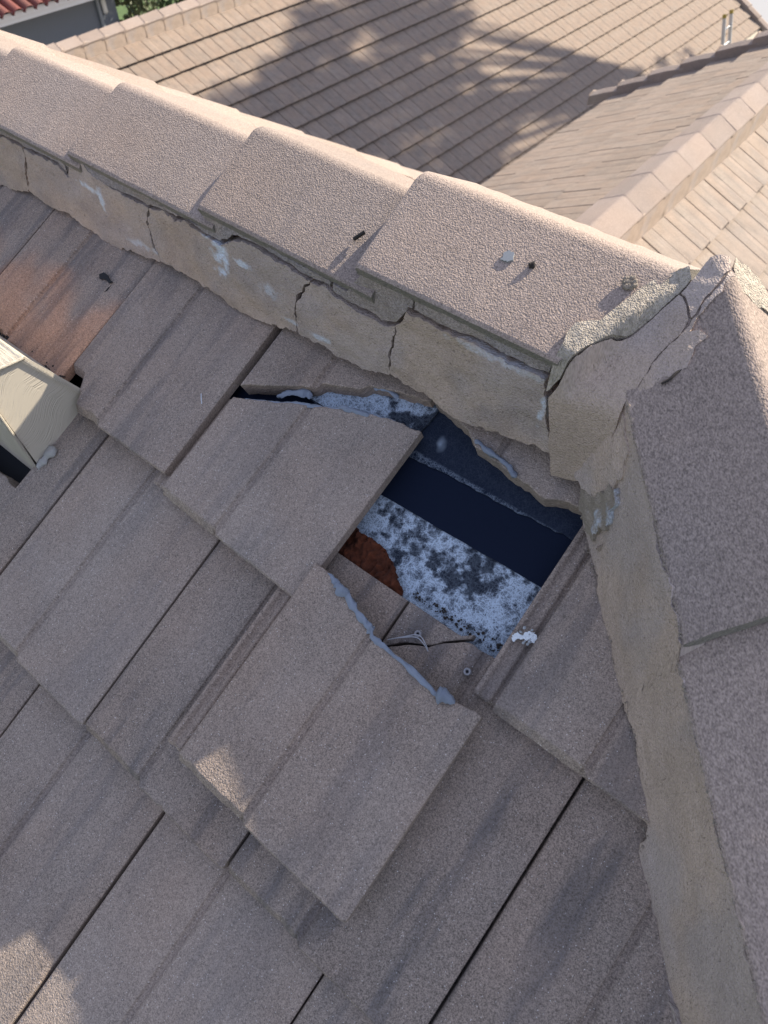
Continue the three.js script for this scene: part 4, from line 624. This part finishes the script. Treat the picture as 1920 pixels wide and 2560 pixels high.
// ------------------------------------------------------------------ trees and shrubs
const leafMats = [lin(0.045, 0.075, 0.02), lin(0.065, 0.10, 0.03), lin(0.10, 0.115, 0.05)].map(c => new THREE.MeshPhysicalMaterial({ color: c, roughness: 0.55, side: THREE.DoubleSide, transmission: 0 }));
function leaves(clumps, n, size, seed) {
  const r = rng(seed), pos = [], uv = [], idx = []; let k = 0;
  for (const [c, rad] of clumps) for (let i = 0; i < n * rad * rad; i++) {
    const d = V(r() - 0.5, r() - 0.5, r() - 0.5).normalize().multiplyScalar(rad * Math.cbrt(0.15 + 0.85 * r())), p = c.clone().add(V(d.x, d.y * 0.75, d.z)), a = V(r() - 0.5, r() - 0.5, r() - 0.5).normalize(), b = V().crossVectors(a, V(r() - 0.5, r() - 0.5, r() - 0.5)).normalize(), s = size * (0.6 + 0.8 * r());
    for (const [x, y] of [[0, 0], [0.5, 0.32], [1, 0], [0.5, -0.32]]) { const w = p.clone().addScaledVector(a, x * s).addScaledVector(b, y * s); pos.push(w.x, w.y, w.z); uv.push(x, y); }
    idx.push(k, k + 1, k + 2, k, k + 2, k + 3); k += 4;
  }
  return geoFrom(pos, uv, idx);
}
function limb(a, b, r0, r1) { const d = b.clone().sub(a), g = new THREE.CylinderGeometry(r1, r0, d.length(), 9, 3).translate(0, d.length() / 2, 0); g.applyQuaternion(new THREE.Quaternion().setFromUnitVectors(V(0, 1, 0), d.normalize())); g.translate(a.x, a.y, a.z); return g; }
const bark = mat({ color: lin(0.11, 0.085, 0.065), bumpMap: coarse, bumpScale: 0.02 });
function tree(name, label, foot, clumps, n, size, seed, m, trunkR = 0.2) {
  const t = thing(name, label, 'tree'), fork = clumps.reduce((a, c) => a.add(c[0]), V()).divideScalar(clumps.length).lerp(foot, 0.35);
  part(t, 'trunk', mergeGeometries([limb(foot, fork, trunkR, trunkR * 0.7), ...clumps.map(c => limb(fork, c[0], trunkR * 0.45, trunkR * 0.08))]), bark);
  part(t, 'crown', leaves(clumps, n, size, seed), m); return t;
}
{ // the tree whose shade lies on the low wing stands beyond it, towards the sun
  const r = rng(88), cl = [];
  const shade = [[-6.99, -3.34, -6.8], [-6.79, -3.46, -6.82], [-6.63, -3.55, -7.23], [-6.27, -3.75, -7.43], [-6.0, -3.9, -7.75], [-5.57, -4.14, -8.1], [-5.1, -4.4, -8.52], [-4.72, -4.62, -8.89], [-4.99, -4.46, -9.48], [-5.49, -4.18, -9.58], [-4.98, -4.47, -10.07], [-4.72, -4.62, -9.58], [-6.8, -3.45, -7.69], [-6.47, -3.64, -8.21], [-7.09, -3.29, -8.47], [-7.15, -3.26, -7.9], [-6.06, -3.87, -8.7], [-6.44, -3.65, -9.7], [-6.88, -3.41, -10.25], [-7.06, -3.31, -11.17], [-7.42, -3.11, -11.05], [-7.65, -2.98, -10.55], [-6.53, -3.6, -10.83], [-5.87, -3.98, -10.66], [-7.06, -3.31, -12.02], [-5.97, -3.92, -9.53], [-6.7, -3.51, -8.98], [-7.63, -2.99, -9.3], [-5.25, -4.32, -10.81]];
  for (const [x, y, z] of shade) { const t = 22 + (r() - 0.5) * 2.4; cl.push([V(x, y, z).addScaledVector(SUN, t), 0.36 + r() * 0.24]); }
  tree('broadleaf_tree', 'tall leafy tree beyond the low wing, casting the shade on its tiles', V(-0.4, GROUND, -28.0), cl, 900, 0.2, 601, leafMats[1], 0.24);
  const c2 = []; for (const [x, y, z, rad] of [[-4.95, -4.5, -12.3, 0.3], [-4.75, -4.6, -13.2, 0.34], [-4.55, -4.7, -14.2, 0.3], [-4.6, -4.7, -15.2, 0.32], [-4.4, -4.8, -16.4, 0.3], [-4.3, -4.85, -17.4, 0.3], [-5.05, -4.42, -13.5, 0.16]]) c2.push([V(x, y, z).addScaledVector(SUN, 17.5), rad]);
  tree('slender_tree', 'slender tree beyond the ladder', V(1.6, GROUND, -30), c2, 900, 0.12, 602, leafMats[0], 0.1);
  tree('flowering_shrub', 'pale green shrub at the corner of the blue grey house', V(-13.3, GROUND, -10.2), [[V(-12.7, -3.75, -9.25), 0.28], [V(-12.6, -3.95, -9.1), 0.28], [V(-12.9, -3.3, -9.5), 0.3], [V(-12.6, -4.5, -9.3), 0.45], [V(-12.8, -3.55, -9.55), 0.25], [V(-12.95, -4.0, -9.12), 0.3], [V(-13.1, -3.4, -9.2), 0.3], [V(-12.9, -4.5, -8.95), 0.35]], 2600, 0.09, 603, leafMats[2], 0.09);
  tree('dark_tree', 'dense dark tree behind the low wing ridge', V(-14.4, GROUND, -12.2), [[V(-13.5, -3.9, -10.3), 0.7], [V(-12.9, -4.4, -10.7), 0.8], [V(-12.6, -4.6, -11.5), 0.9], [V(-13.6, -3.3, -10.8), 0.8], [V(-12.9, -3.8, -12.0), 1.0], [V(-13.3, -5.0, -10.2), 0.9]], 900, 0.13, 604, leafMats[0], 0.16);
}
renderer.render(scene, camera);
